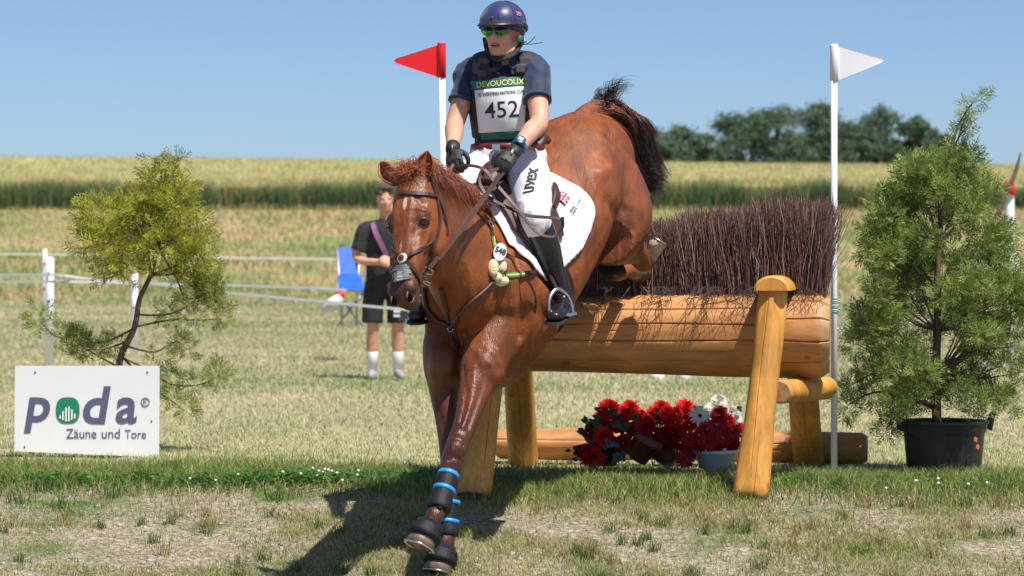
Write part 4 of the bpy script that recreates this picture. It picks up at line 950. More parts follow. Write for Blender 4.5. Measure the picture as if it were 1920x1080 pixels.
def bib_panel(name, u0, u1, v0, v1, m, parent, off, n=16):
    V = [bibp(u0 + (u1 - u0) * i / n, v0 + (v1 - v0) * j / n, off + .0006 * sin(9 * (u0 + (u1 - u0) * i / n) + 5 * j / n)) for j in range(n + 1) for i in range(n + 1)]
    o = G().add(V, [(j * (n + 1) + i, j * (n + 1) + i + 1, (j + 1) * (n + 1) + i + 1, (j + 1) * (n + 1) + i) for j in range(n) for i in range(n)]).obj(name, m, parent)
    s = o.modifiers.new('thickness', 'SOLIDIFY'); s.thickness = .003; s.offset = 1 if False else 0
    return o
bib = bib_panel('bib', .03, .97, .0, 1.0, M_VEST, rider, .004)
bib_panel('green_band', .02, .98, .01, .155, M_TEAL, bib, .009); bib_panel('green_band', .1, .95, .885, .995, M_TEAL, bib, .009)
white = bib_panel('number_cloth', .07, .95, .165, .875, mat('bib_white', (.76, .76, .79), .7, .04, 6, .35, 12), bib, .009)
bpy.context.view_layer.update()
BIBV = BVHTree.FromPolygons([bibp(i / 24, j / 24, .0113) for j in range(25) for i in range(25)], [(j * 25 + i, j * 25 + i + 1, j * 25 + 26 + i, j * 25 + 25 + i) for j in range(24) for i in range(24)])
def bib_text(s, u, v, size, m, bold, sx=1.0, rot=0.0, off=.006, **k):
    c = bibp(u, v, .011); r = (bibp(min(u + .1, 1), v, .011) - bibp(max(u - .1, 0), v, .011)); r.y *= .2; up = Vector((0, -.02, 1))
    up = (up - r.normalized() * up.dot(r.normalized())).normalized()
    return text(s, size, m, bib, c, r, up, bold=bold, off=off, sx=sx, bvh=BIBV)
bib_text('DEVOUCOUX', .5, .085, .036, M_GOLD, .0004, .95, off=.0006)
bib_text('FEI EVENTING NATIONS CUP', .5, .25, .0215, M_INK, .0005, .74, off=.0006)
bib_text('452', .52, .53, .105, M_INK, .0004, 1.0, off=.0006)
# breeches, belt
g = G(); g.tube([PEL - Vector((0, 0, .06)), PEL, PEL + Vector((0, 0, .018)), PEL + Vector((0, 0, .036))], [(.17, .125), (.178, .135), (.172, .13), (.168, .126)], 20, 2, up=UPV)
for s in (-1, 1):
    g.tube([PEL + Vector((s * .05, 0, -.05)), HIPJ[s] - Vector((0, 0, .03)), HIPJ[s].lerp(KN[s], .35), HIPJ[s].lerp(KN[s], .7), KN[s], KN[s].lerp(AN[s], .16)], [.085, .098, .1, .086, .07, .062], 18, 3)
br_me = crease(fuse(g, .007, 6), .013, 15, 5, (1, 1, .7)); breech = put('breeches', br_me, M_BREECH, rider); BBV = bvh_of(br_me)
G().tube([PEL + Vector((0, 0, .024)), PEL + Vector((0, 0, .026)), PEL + Vector((0, 0, .052)), PEL + Vector((0, 0, .054))],
         [(.166, .126), (.173, .132), (.168, .128), (.160, .122)], 26, up=UPV).obj('belt', mat('red_brown_belt', (.12, .015, .015), .4), rider)
G().box(P(930, 276, 12.125), (.035, .008, .026)).obj('belt_buckle', M_STEEL, rider, False)
h0, h1 = hit(989, 358, BBV), hit(998, 320, BBV)
ur = (h1[0] - h0[0]).normalized(); un = Vector((.1, -1, 0)); uu = un.cross(ur).normalized()
text('uvex', .088, M_INK, breech, hit(993, 338, BBV)[0], ur, uu, bold=.0012, bvh=BBV, off=.005)
# tall boots
for s in (-1, 1):
    k, a = KN[s], AN[s]; dn_ = (a - k).normalized()
    toe = P(1036, 594, 11.66) if s > 0 else P(778, 594, 11.9); heel = P(1064, 574, 12.0) if s > 0 else P(800, 575, 12.2)
    g = G(); g.tube([k.lerp(a, .10), k.lerp(a, .2), k.lerp(a, .42), k.lerp(a, .7), k.lerp(a, .92), a, heel.lerp(a, .5)], [.066, .068, .069, .055, .046, .047, .045], 16, 2)
    g.tube([heel, heel.lerp(toe, .3) + Vector((0, 0, .012)), heel.lerp(toe, .65), toe.lerp(heel, .08), toe], [(.034, .035), (.038, .04), (.044, .032), (.040, .024), (.022, .014)], 14, 2, up=(0, 0, 1))
    bo = put('riding_boot', fuse(g, .006, 5), M_BOOT, rider)
    d = (toe - heel).normalized(); sd = d.cross(Vector((0, 0, 1))).normalized(); u_ = sd.cross(d); V = []
    outl = [(-.035, .03), (.0, .034), (.35, .032), (.7, .046), (.93, .042), (1.04, .02)]; L = (toe - heel).length
    for zz in (-.036, -.026):
        V += [heel + d * (x * L if x > 0 else x) + sd * w + u_ * zz for x, w in outl] + [heel + d * (x * L if x > 0 else x) - sd * w + u_ * zz for x, w in reversed(outl)]
    n = len(outl) * 2
    G().add(V, [tuple(range(n))[::-1], tuple(range(n, 2 * n))] + [(i, (i + 1) % n, n + (i + 1) % n, n + i) for i in range(n)]).obj('sole', mat('boot_sole', (.03, .028, .026), .7), bo, False)
    if s > 0:
        c = hit(1018, 417, None) ; 
        G().ell(k.lerp(a, .13) + Vector((.03, -.062, .0)), (.012, .008, .012)).obj('garter_stud', M_STEEL, bo)
        for i in range(4):
            c = a.lerp(toe, .12 + .09 * i) + Vector((0, -.035, .018 - .004 * i)); G().tube([c - sd * .022, c + Vector((0, -.008, .008)), c + sd * .022], .0022, 6, 2).obj('lace', M_INK, bo)
# gloves with fingers, watch
gl = put('glove', fuse(hand_mesh(WR[1] + Vector((-.01, -.01, -.005)), P(944, 312, 11.77) - WR[1], Vector((.25, -.75, .6)), 1, 1.5, 1.02), .0042, 3), M_GLOVE, rider)
gr = put('glove', fuse(hand_mesh(WR[-1] + Vector((0, -.01, -.01)), P(853, 312, 11.88) - WR[-1], Vector((-.35, -.9, .2)), -1, 1.5, 1.02), .0042, 3), M_GLOVE, rider)
for gq, s in ((gl, 1), (gr, -1)):
    d = (WR[s] - EL[s]).normalized()
    G().tube([WR[s] - d * .016, WR[s] - d * .014, WR[s] + d * .02, WR[s] + d * .045], [.028, .0325, .033, .03], 16).obj('cuff', M_GLOVE, gq)
    G().box(WR[s] + d * .035 + Vector((0, -.038, .012)), (.02, .004, .012), frame(d, Vector((0, -.4, 1)))).obj('glove_patch', M_WHITE, gq, False)
d = (WR[1] - EL[1]).normalized(); wc = WR[1] - d * .03
wt = G().tube([wc - d * .012, wc - d * .011, wc + d * .011, wc + d * .012], [.03, .036, .036, .03], 18).obj('wrist_watch', mat('watch_blue', (.02, .10, .25), .3), rider)
wn = Vector((.05, -.85, .5)); wn = (wn - d * wn.dot(d)).normalized()
G().tube([wc + wn * .03, wc + wn * .046, wc + wn * .048], [.024, .025, .019], 20).obj('watch_case', mat('watch_case_blue', (.015, .07, .16), .25), wt)
G().box(wc + wn * .049, (.022, .004, .020), frame(d.cross(wn), d)).obj('watch_screen', mat('watch_screen', (.45, .6, .7), .2), wt, False)
# helmet with peak, harness, silk; sunglasses
def hpt(az, el, r):   # around the head: az from the front to the left
    return hq(-.008 + r[0] * cos(el) * cos(az), r[1] * cos(el) * sin(az), .036 + r[2] * sin(el))
HR = (.122, .104, .104); V = []; F = []; n = 32; mrow = 10
for i in range(mrow + 1):
    for j in range(n):
        az = 2 * pi * j / n; lo = -.12 - .62 * max(0, -cos(az)) ** .8 - .32 * abs(sin(az)) ** 2
        el = lo + (pi / 2 - .02 - lo) * i / mrow; V.append(hpt(az, el, HR))
F = [(i * n + j, i * n + (j + 1) % n, (i + 1) * n + (j + 1) % n, (i + 1) * n + j) for i in range(mrow) for j in range(n)] + [tuple(mrow * n + j for j in range(n))]
hel = G().add(V, F).obj('helmet', M_BLUEP, rider); sm = hel.modifiers.new('thickness', 'SOLIDIFY'); sm.thickness = .014; sm.offset = -1
V = []; n = 20
for j in range(n + 1):
    az = -1.35 + 2.7 * j / n; k = cos(az / 1.35 * pi / 2) ** .7
    for (ex, z) in ((0, .012), (.032 * k, .002 - .008 * k), (.032 * k, -.003 - .008 * k), (0, -.002)):
        p = hpt(az, -.03, (HR[0] + ex, HR[1] + ex * .6, HR[2])); V.append(p + Vector((0, 0, z)))
F = [(j * 4 + k, j * 4 + (k + 1) % 4, j * 4 + 4 + (k + 1) % 4, j * 4 + 4 + k) for j in range(n) for k in range(4)]
G().add(V, F).obj('helmet_peak', mat('black_peak', (.018, .02, .03), .4), hel)
G().tube([hpt(a, .02 - .25 * max(0, -cos(a)) - .1 * abs(sin(a)), (HR[0] + .002, HR[1] + .002, HR[2])) for a in np.linspace(-pi, pi, 33)], [(.004, .013)] * 33, 8, up=(0, 0, 1)).obj('helmet_band', M_VEST, hel)
for a in (-1.9, -1.1, -.4, .3, 1.0, 1.7, 2.5): G().tube([hpt(a, e, (HR[0] + .001, HR[1] + .001, HR[2] + .001)) for e in np.linspace(.1, 1.5, 8)], .0016, 5, 1).obj('silk_seam', M_NAVY, hel)
G().ell(hpt(0, .22, (HR[0] + .001,) * 1 + (HR[1], HR[2])), (.008, .008, .008)).obj('helmet_button', M_BLUEP, hel)
HEV = BVHTree.FromObject(hel, bpy.context.evaluated_depsgraph_get())
hc_ = hit(972, 26, HEV)
if hc_:
    r_ = (hit(978, 28, HEV)[0] - hit(966, 24, HEV)[0]).normalized(); n_ = (hc_[1] + Vector((0, -1, 0))).normalized(); u_ = n_.cross(r_).normalized()
    flag_jack(hc_[0], r_, u_, .03, .022, HEV, hel, .002)
for s in (-1, 1):
    G().tube([hq(.0, s * .092, -.02), hq(.0, s * .086, -.06), hq(.03, s * .06, -.105), hq(.055, s * .02, -.122), hq(.058, 0, -.123)], [(.012, .003)] * 5, 8, 3, up=FACE).obj('chin_strap', M_VEST, hel)
    G().tube([hq(-.06, s * .08, -.045), hq(-.02, s * .088, -.05), hq(.005, s * .085, -.065)], [(.01, .003)] * 3, 8, 2, up=(0, 0, 1)).obj('chin_strap', M_VEST, hel)
G().ell(hq(.012, .088, -.035), (.016, .006, .018)).obj('ear_pad', M_TEAL, hel)
G().tube([hq(-.09, .03, -.05), hq(-.10, .09, -.055), hq(-.08, .16, -.05)], .0018, 6, 2).obj('loose_lace', M_INK, hel); G().tube([hq(-.09, .03, -.06), hq(-.10, .08, -.05), hq(-.09, .12, -.02)], .0018, 6, 2).obj('loose_lace', M_INK, hel)
G().tube([hq(-.085, 0, -.02), hq(-.092, 0, -.05), hq(-.08, 0, -.075)], [(.06, .02), (.06, .02), (.05, .012)], 14, 2, up=FACE).obj('hair', mat('dark_hair', (.03, .018, .012), .6, .4, 60, .6, 200), rider)
M_LENS = mat('mirror_lens', (.02, .30, .28), .06, .8, 14, metal=.85, col2=(.12, .45, .10)); M_FRAMEB = mat('blue_glasses_frame', (.02, .10, .38), .3)
gls = G().tube([hq(.092, .0, .006), hq(.095, .02, .014), hq(.082, .055, .014), hq(.04, .076, .01), hq(-.01, .082, .006)], [(.004, .004), (.004, .005), (.004, .006), (.003, .007), (.003, .004)], 8, 3, up=(0, 0, 1)).obj('sunglasses', M_FRAMEB, rider)
G().tube([hq(.092, .0, .006), hq(.095, -.02, .014), hq(.082, -.055, .014), hq(.04, -.076, .01), hq(-.01, -.082, .006)], [(.004, .004), (.004, .005), (.004, .006), (.003, .007), (.003, .004)], 8, 3, up=(0, 0, 1)).obj('frame', M_FRAMEB, gls)
for s in (-1, 1):
    V = []
    for (b, h) in ((.008, .012), (.03, .017), (.056, .014), (.064, .0), (.052, -.017), (.03, -.021), (.012, -.012)):
        V.append(hq(.098 - 5.5 * (b - .01) ** 2 , s * b, h))
    V = V + [v + Vector(FACE).normalized() * .004 for v in V]; n = 7
    G().add(V, [tuple(range(n))[::-1], tuple(range(n, 2 * n))] + [(i, (i + 1) % n, n + (i + 1) % n, n + i) for i in range(n)]).obj('lens', M_LENS, gls)
# ------------------------------------------------------------------ the jump
def wood(name, c1, c2, ax, rough=.55):
    m = bpy.data.materials.new(name); m.use_nodes = True; n, l = m.node_tree.nodes, m.node_tree.links; b = n['Principled BSDF']; b.inputs['Roughness'].default_value = rough
    tc = n.new('ShaderNodeTexCoord'); mp = n.new('ShaderNodeMapping'); l.new(tc.outputs['Object'], mp.inputs[0])
    mp.inputs['Scale'].default_value = [(1.6 if i == ax else 11) for i in range(3)]
    t = n.new('ShaderNodeTexNoise'); t.inputs['Scale'].default_value = 2.6; t.inputs['Detail'].default_value = 10; t.inputs['Distortion'].default_value = .35; t.inputs['Roughness'].default_value = .65; l.new(mp.outputs[0], t.inputs['Vector'])
    r = n.new('ShaderNodeValToRGB'); e = r.color_ramp.elements; e[0].position = .28; e[0].color = (*c1, 1); e[1].position = .72; e[1].color = (*c2, 1); l.new(t.outputs[0], r.inputs[0])
    v = n.new('ShaderNodeTexNoise'); v.inputs['Scale'].default_value = 2.5; v.inputs['Detail'].default_value = 4; l.new(tc.outputs['Object'], v.inputs['Vector'])
    mr = n.new('ShaderNodeMapRange'); mr.inputs[1].default_value = .3; mr.inputs[2].default_value = .7; mr.inputs[3].default_value = .65; mr.inputs[4].default_value = 1.25; l.new(v.outputs[0], mr.inputs[0])
    vo = n.new('ShaderNodeTexVoronoi'); vo.inputs['Scale'].default_value = 5.5; l.new(tc.outputs['Object'], vo.inputs['Vector'])
    kn = n.new('ShaderNodeMapRange'); kn.inputs[1].default_value = .06; kn.inputs[2].default_value = .13; kn.inputs[3].default_value = .55; kn.inputs[4].default_value = 1; l.new(vo.outputs['Distance'], kn.inputs[0])
    mu = n.new('ShaderNodeMath'); mu.operation = 'MULTIPLY'; l.new(mr.outputs[0], mu.inputs[0]); l.new(kn.outputs[0], mu.inputs[1])
    mx = n.new('ShaderNodeMix'); mx.data_type = 'RGBA'; mx.blend_type = 'MULTIPLY'; mx.inputs[0].default_value = 1; l.new(r.outputs[0], mx.inputs[6]); l.new(mu.outputs[0], mx.inputs[7])
    l.new(mx.outputs[2], b.inputs['Base Color'])
    bp = n.new('ShaderNodeBump'); bp.inputs['Strength'].default_value = .35; bp.inputs['Distance'].default_value = .006; l.new(t.outputs[0], bp.inputs['Height']); l.new(bp.outputs[0], b.inputs['Normal'])
    return m
M_LOG = wood('log_wood', (.36, .135, .036), (.60, .29, .095), 0); M_POST = wood('yellow_post_wood', (.42, .175, .025), (.70, .35, .068), 2); M_END = wood('saw_cut_wood', (.34, .17, .07), (.55, .32, .15), 1)
def log_obj(name, a, b, ra, rb, m, parent, grooves=(), seg=72, rings=40, cham=.04, wob=.006, seed=0):
    a, b = Vector(a), Vector(b); ax = (b - a).normalized(); u = Vector((0, 0, 1)) if abs(ax.z) < .8 else Vector((0, -1, 0)); u = (u - ax * u.dot(ax)).normalized(); s = u.cross(ax); V = []; L = (b - a).length
    ts = [0, 0, cham / L] + [cham / L + (1 - 2 * cham / L) * i / rings for i in range(1, rings)] + [1 - cham / L, 1, 1]
    for q, t in enumerate(ts):
        r = ra + (rb - ra) * t
        for k in range(seg):
            an = 2 * pi * k / seg; rr = r + wob * (float(vnoise(t * L * 2.2 + seed * 9, an * 1.5 + 5)) - .5) * 2 + wob * .5 * sin(3 * an + seed + t * 4)
            for (ga, gd, t0, t1) in grooves:
                da = abs((an - ga - .015 * sin(t * 9 + ga * 7) + pi) % (2 * pi) - pi)
                gw = max(.022, 5.5 / seg)
                if da < gw and t0 <= t <= t1: rr -= gd * (1 - da / (gw * 1.1))
            if q in (0, len(ts) - 1): rr = .001
            elif q in (1, len(ts) - 2): rr = rr - cham * (.55 + .25 * float(vnoise(an * 3, seed)))
            V.append(a + ax * (t * L) + u * (rr * cos(an)) + s * (rr * sin(an)))
    n = len(ts); F = [(i * seg + k, i * seg + (k + 1) % seg, (i + 1) * seg + (k + 1) % seg, (i + 1) * seg + k) for i in range(n - 1) for k in range(seg)]
    mi = [1 if (i < 2 or i >= n - 3) else 0 for i in range(n - 1) for k in range(seg)]
    g = G(); g.v = V; g.f = F; g.mi = mi
    me = g.me([m, M_END]); o = put(name, me, None, parent)
    if hasattr(me, 'set_sharp_from_angle'): me.set_sharp_from_angle(angle=R(40))
    return o
jc = P(1250, 900, 13.35); jump = empty('brush_fence_jump', (jc.x, jc.y, 0), 'cross-country jump of one thick log on yellow posts topped by dark brush', 'jump')
LA, LB = P(868, 622, 13.5), P(1556, 626, 13.27)
gr = [(.94, .008, .35, .83), (1.33, .013, 0, .82), (1.73, .013, 0, 1), (2.27, .011, 0, 1), (.68, .008, .8, 1), (1.2, .009, .84, 1), (1.5, .004, .2, .5), (2.0, .004, .5, .75), (-.9, .012, 0, 1), (-1.6, .01, 0, 1), (3.4, .01, 0, 1)]
# angle runs from the top (0) over the camera side; pick the side that faces the camera
_ax = (LB - LA).normalized(); _s = Vector((0, 0, 1)).cross(_ax)
if _s.y > 0: gr = [(-a, d, t0, t1) for a, d, t0, t1 in gr]
log_obj('log', LA, LB, .197, .216, M_LOG, jump, gr, 400, 60, .045, .005, 1)
def post(x0, y0, Y0, x1, y1, Y1, r0, r1, seed, name='post'):
    return log_obj(name, P(x0, y0, Y0), P(x1, y1, Y1), r0, r1, M_POST, jump, [(random.uniform(0, 6), .006, .1, .9), (1.5 if seed % 2 else -1.5, .006, .0, .8), (3.1, .006, 0, .7), (.4 if seed % 2 else -.4, .007, .15, 1)], 170, 26, .012, .007, seed)
pr = post(1409, 932, 12.78, 1451, 532, 13.0, .082, .066, 3); post(888, 932, 12.82, 930, 600, 13.2, .082, .07, 4)
post(983, 868, 14.35, 968, 640, 13.85, .082, .07, 5); post(1519, 870, 14.3, 1497, 640, 13.75, .08, .07, 6)
# rounded cap halved over the post's top, reaching back onto the log
g = G(); V = []; c0, c1 = P(1447, 546, 12.9), P(1462, 544, 13.3); ax = (c1 - c0).normalized(); sd_ = ax.cross(Vector((0, 0, 1))).normalized(); n = 14
for t in (0, .03, .97, 1):
    for k in range(n):
        a = pi * k / (n - 1); r = .088 * (.85 if t in (0, 1) else 1); V.append(c0 + (c1 - c0) * t + sd_ * r * cos(a) + Vector((0, 0, 1)) * (r * .82 * sin(a) + .003))
F = [(i * n + k, i * n + k + 1, (i + 1) * n + k + 1, (i + 1) * n + k) for i in range(3) for k in range(n - 1)] + [tuple(range(n)), tuple(3 * n + k for k in range(n))[::-1]] + [(i * n, (i + 1) * n, (i + 1) * n + n - 1, i * n + n - 1) for i in range(3)]
o = g.add(V, F).obj('post_cap', M_POST, jump); o.data.set_sharp_from_angle(angle=R(40))
log_obj('brace', P(1462, 735, 12.92), P(1551, 727, 13.65), .058, .056, M_POST, jump, [(1.3, .004, 0, 1)], 40, 12, .012, .003, 8)
log_obj('foot_block', P(1378, 930, 12.80), P(1432, 926, 12.85), .03, .03, M_END, jump, (), 20, 4, .008, .003, 9); log_obj('foot_block', P(858, 934, 12.84), P(915, 932, 12.86), .032, .032, M_END, jump, (), 20, 4, .008, .003, 10)
# brush: thousands of birch twigs bound upright behind the log
def twigs(n):
    ax = LB - LA; V = []; F = []; C = []
    for i in range(n):
        t = random.uniform(.04, .985); d = random.uniform(-.13, .2); base = LA + ax * t + Vector((0, d + .03, random.uniform(.08, .2)))
        top = .31 + .13 * max(0, (t - .52) / .48) ** .8 + random.gauss(0, .024) + .012 * sin(t * 31) + .012 * sin(t * 83)
        if random.random() < .3: top *= random.uniform(.35, .95)
        lx, ly = random.gauss(0, .032), random.gauss(0, .025)
        if t > .93: lx += random.uniform(0, .09)
        stray = random.random() < .06
        if stray: lx, ly = random.gauss(0, .12), random.uniform(-.12, .02)
        h = LA.z + .215 + top * 1.0 - base.z; q = [base, base + Vector((lx * .3 + random.gauss(0, .008), ly * .3, h * .4)), base + Vector((lx * .7 + random.gauss(0, .012), ly * .7, h * .75)), base + Vector((lx + random.gauss(0, .012), ly, h))]
        w = random.uniform(.0010, .0028); k0 = len(V); c = np.array(random.choice([(.14, .055, .05), (.09, .038, .04), (.20, .088, .07), (.34, .24, .19), (.05, .025, .028), (.12, .062, .06)])) * random.uniform(.7, 1.3)
        for j, p in enumerate(q):
            ww = w * (1 - j * .17)
            for a in (0, 2.09, 4.19): V.append((p.x + ww * cos(a), p.y + ww * sin(a), p.z)); C.append(c)
        for j in range(3):
            for a in range(3): F.append((k0 + j * 3 + a, k0 + j * 3 + (a + 1) % 3, k0 + j * 3 + 3 + (a + 1) % 3, k0 + j * 3 + 3 + a))
    # a few broken twigs hanging over the front of the log
    for i in range(150):
        px = random.choice([1150, 1235, 1330, 1400, 1110, 1510]) + random.gauss(0, 22); a = P(px, 545, 13.2); L = random.uniform(.03, .15); k0 = len(V); w = random.uniform(.001, .002)
        q = [a + Vector((0, .02, .02)), a + Vector((random.gauss(0, .02), -.05, .0)), a + Vector((random.gauss(-.02, .03), -.09, -L * .35)), a + Vector((random.gauss(-.04, .04), -.13, -L * .55))]
        for p in q:
            for b_ in (0, 2.09, 4.19): V.append((p.x + w * cos(b_), p.y + w * .7, p.z + w * sin(b_))); C.append((.05, .03, .026))
        for j in range(3):
            for b_ in range(3): F.append((k0 + j * 3 + b_, k0 + j * 3 + (b_ + 1) % 3, k0 + j * 3 + 3 + (b_ + 1) % 3, k0 + j * 3 + 3 + b_))
    return npmesh(V, F, np.array(C))
tag(put('brush', twigs(14000), mat('birch_twig', (1, 1, 1), .6, .2, 20, attr='Col'), jump, False), kind='stuff')
gl_ = log_obj('ground_log', P(928, 832, 14.65), P(1627, 842, 14.35), .083, .083, M_LOG, None, [(1.2, .006, 0, 1), (-1.2, .006, 0, 1), (-1.7, .006, .2, .9)], 72, 40, .03, .006, 12)
tag(gl_, 'long low log lying on the grass behind the jump posts', 'log')
# ------------------------------------------------------------------ flags on poles
M_POLE = mat('white_plastic_pole', (.78, .79, .82), .35, .04, 6); M_FRED = mat('red_flag_plastic', (.72, .012, .014), .4, .06, 6); M_FWHITE = mat('white_flag_plastic', (.80, .80, .83), .4, .04, 6)
def flag(px, ytop, ysleeve, ybase, Y, dirx, tipx, tipy, m, label, rp=.0165, lean=0):
    b = P(px + lean, ybase, Y); b.z = float(gz(b.x, Y)) - .1; t = P(px, ytop, Y); o = empty('flag_pole', (b.x, b.y, b.z + .1), label, 'flag')
    G().tube([b, t - Vector((0, 0, .01))], rp, 18).obj('pole', M_POLE, o)
    s0 = P(px, ysleeve, Y); fl = G().tube([s0, s0.lerp(t, .01), s0.lerp(t, .97), t, t + Vector((0, 0, .001))], [rp + .003, rp + .006, rp + .005, rp + .003, .002], 18).obj('flag_sleeve', m, o)
    tip = P(tipx, tipy, Y - .02); V = []
    for dy in (-.004, .004):
        for p in (t - Vector((-dirx * rp, 0, .012)), t - Vector((-dirx * .03, 0, .016)), tip + Vector((-dirx * .012, 0, .010)), tip, tip + Vector((-dirx * .012, 0, -.012)), s0 + Vector((dirx * .03, 0, .008)), s0 + Vector((dirx * rp, 0, .004))): V.append(p + Vector((0, dy, 0)))
    n = 7; G().add(V, [tuple(range(n)), tuple(range(n, 2 * n))[::-1]] + [(i, (i + 1) % n, n + (i + 1) % n, n + i) for i in range(n)]).obj('pennant', m, o, False)
    return o
flag(828, 80, 146, 905, 13.6, -1, 738, 114, M_FRED, 'red pennant on a white pole behind the rider', lean=12)
fw = flag(1564, 83, 152, 905, 13.75, 1, 1657, 113, M_FWHITE, 'white pennant on a tall white pole at the right end of the log')
for k in range(7): c = P(1565, 560 + k * 4.2, 13.75); G().tube([c - Vector((0, 0, .004)), c + Vector((0, 0, .004))], .0185, 16).obj('tape_band', mat('green_tape', (.05, .42, .32), .5) if k % 2 == 0 else M_WHITE, fw)
# ------------------------------------------------------------------ sign
SY = 15.1; sg_ = empty('advertising_sign', P(163, 850, SY), 'white board reading poda Zäune und Tore standing in the grass', 'sign')
c = [P(28, 686, SY), P(299, 686, SY), P(298, 858, SY), P(27, 846, SY)]
V = [q + Vector((0, d, 0)) for d in (0, .012) for q in c]; M_SIGN = mat('white_sign_board', (.78, .78, .80), .45, .03, 4)
G().add(V, [(3, 2, 1, 0), (4, 5, 6, 7), (0, 1, 5, 4), (1, 2, 6, 5), (2, 3, 7, 6), (3, 0, 4, 7)]).obj('board', M_SIGN, sg_, False)
M_SLATE = mat('slate_print', (.10, .10, .19), .6, .03); M_SGREEN = mat('green_print', (.005, .22, .10), .6, .03)
fit_text('p', M_SLATE, sg_, 45, 745, 94, 812, SY, .022, .16); fit_text('d', M_SLATE, sg_, 156, 724, 208, 795, SY, .022, .16); fit_text('a', M_SLATE, sg_, 217, 745, 257, 795, SY, .022, .1)
fit_text('Zäune', M_SLATE, sg_, 124, 804, 181, 822, SY, .004); fit_text('und', M_SLATE, sg_, 191, 804, 225, 822, SY, .004); fit_text('Tore', M_SLATE, sg_, 234, 806, 274, 822, SY, .004); fit_text('R', M_SLATE, sg_, 269, 749, 276, 758, SY); ring('registered_ring', P(272.5, 753.5, SY - .003), (0, -1, 0), .023, .002, M_SLATE, sg_)
cc = P(127, 769.5, SY - .003); n = 28
G().add([cc + Vector((.067 * abs(cos(a)) ** .7 * (1 if cos(a) > 0 else -1), 0, .074 * abs(sin(a)) ** .8 * (1 if sin(a) > 0 else -1))) for a in np.linspace(0, 2 * pi, n + 1)[:-1]], [tuple(range(n))[::-1]]).obj('green_emblem', M_SGREEN, sg_, False)
for k in range(6):
    x = -.048 + k * .0165; h = (.02, .045, .065, .07, .055, .03)[k]
    G().add([cc + Vector((x + a, -.003, z)) for a, z in ((0, -.066 + abs(k - 2.5) * .008), (.009, -.066 + abs(k - 2.5) * .008), (.011, -.055 + h), (.006, -.045 + h), (.001, -.055 + h))], [(0, 1, 2, 3, 4)]).obj('emblem_bar', M_SIGN, sg_, False)
for (px, py) in ((66, 698), (276, 698), (46, 838), (284, 790)): G().ell(P(px, py, SY - .002), (.005, .003, .005)).obj('screw', M_INK, sg_)
for px in (60, 268): G().box(P(px, 800, SY + .03), (.03, .03, .5)).obj('stake', M_END, sg_, False)
# ------------------------------------------------------------------ conifers
def sprays(cl, n, L, c0, c1, up=.25, center=None):
    """flat scale-leaf sprays: a spine with side shoots, each shoot one slim face"""
    w = np.array([c[3] ** 2.2 for c in cl]); idx = RNG.choice(len(cl), n, p=w / w.sum()); ce = np.array([c[:3] for c in cl])[idx]; rr = np.array([c[3] for c in cl])[idx]
    d = RNG.normal(size=(n, 3)); d /= np.linalg.norm(d, axis=1)[:, None]; pos = ce + d * (rr * RNG.uniform(.15, 1, n) ** .6)[:, None]
    out = d * .8 + RNG.normal(size=(n, 3)) * .45; out[:, 2] += up; out /= np.linalg.norm(out, axis=1)[:, None]
    side = np.cross(out, RNG.normal(size=(n, 3))); side /= np.linalg.norm(side, axis=1)[:, None]
    s = (L * RNG.uniform(.55, 1.35, n))[:, None]; tone = RNG.uniform(0, 1, (n, 1)) ; Vs = []; Cs = []
    for (t, sg, ln) in ((0, 0, 1.0), (.2, 1, .5), (.3, -1, .5), (.48, 1, .42), (.58, -1, .4), (.74, 1, .28), (.8, -1, .26)):
        o = pos + out * s * t; dr = out * (1 if sg == 0 else .72) + side * .7 * sg + RNG.normal(size=(n, 3)) * .12; wv = np.cross(dr, np.cross(out, side)); wv /= np.linalg.norm(wv, axis=1)[:, None]
        e = o + dr * s * ln; ww = s * (.040 if sg else .034); m_ = o + dr * s * ln * .55
        Vs.append(np.stack([o - wv * ww * .4, m_ - wv * ww, e, m_ + wv * ww], 1)); Cs.append(np.repeat((np.array(c0) * (1 - tone) + np.array(c1) * tone)[:, None, :], 4, 1) * RNG.uniform(.8, 1.25, (n, 1, 1)))
    V = np.concatenate(Vs, 1).reshape(-1, 3); C = np.concatenate(Cs, 1).reshape(-1, 3); return npmesh(V, np.arange(len(V)).reshape(-1, 4), C)
M_FROND = mat('conifer_frond', (1, 1, 1), .6, .1, 4, attr='Col', spec=.2, trans=.38); M_TRUNK = mat('conifer_bark', (.13, .085, .06), .85, .45, 20, .7, 60, stretch=(1, 1, .3))
def limb(g, pts, r0, r1): n = len(pts); g.tube(pts, [r0 + (r1 - r0) * i / (n - 1) for i in range(n)], 7, 3)
# left sapling: crooked trunk, golden-green crown
TY = 15.6; b0 = P(216, 832, TY); b0.z = float(gz(b0.x, TY)) - .03
tl = empty('conifer_sapling', b0, 'crooked golden-green conifer sapling behind the white sign', 'tree')
g = G(); tr = [b0, P(220, 720, TY), P(228, 665, TY), P(252, 615, TY), P(262, 560, TY), P(283, 515, TY), P(295, 460, TY), P(298, 410, TY), P(306, 360, TY), P(312, 320, TY)]
limb(g, tr, .024, .005)
CL = []
def cluster(px, py, rp, dy=0): CL.append((*P(px, py, TY + dy), rp * TY / FPX))
crown = [(180, 405, 34, -.1), (165, 450, 30, .1), (215, 400, 34, .15), (205, 460, 42, -.12), (250, 430, 40, .1), (240, 490, 36, -.1), (300, 400, 44, .12), (335, 380, 34, -.1), (300, 345, 34, 0), (330, 335, 22, .05), (350, 430, 40, .1), (375, 470, 34, -.08), (360, 500, 34, .1), (310, 460, 46, -.15), (385, 520, 24, 0), (270, 385, 32, -.1), (200, 500, 24, .05), (160, 420, 18, 0), (320, 305, 12, 0), (350, 540, 20, .05), (290, 430, 40, .15)]
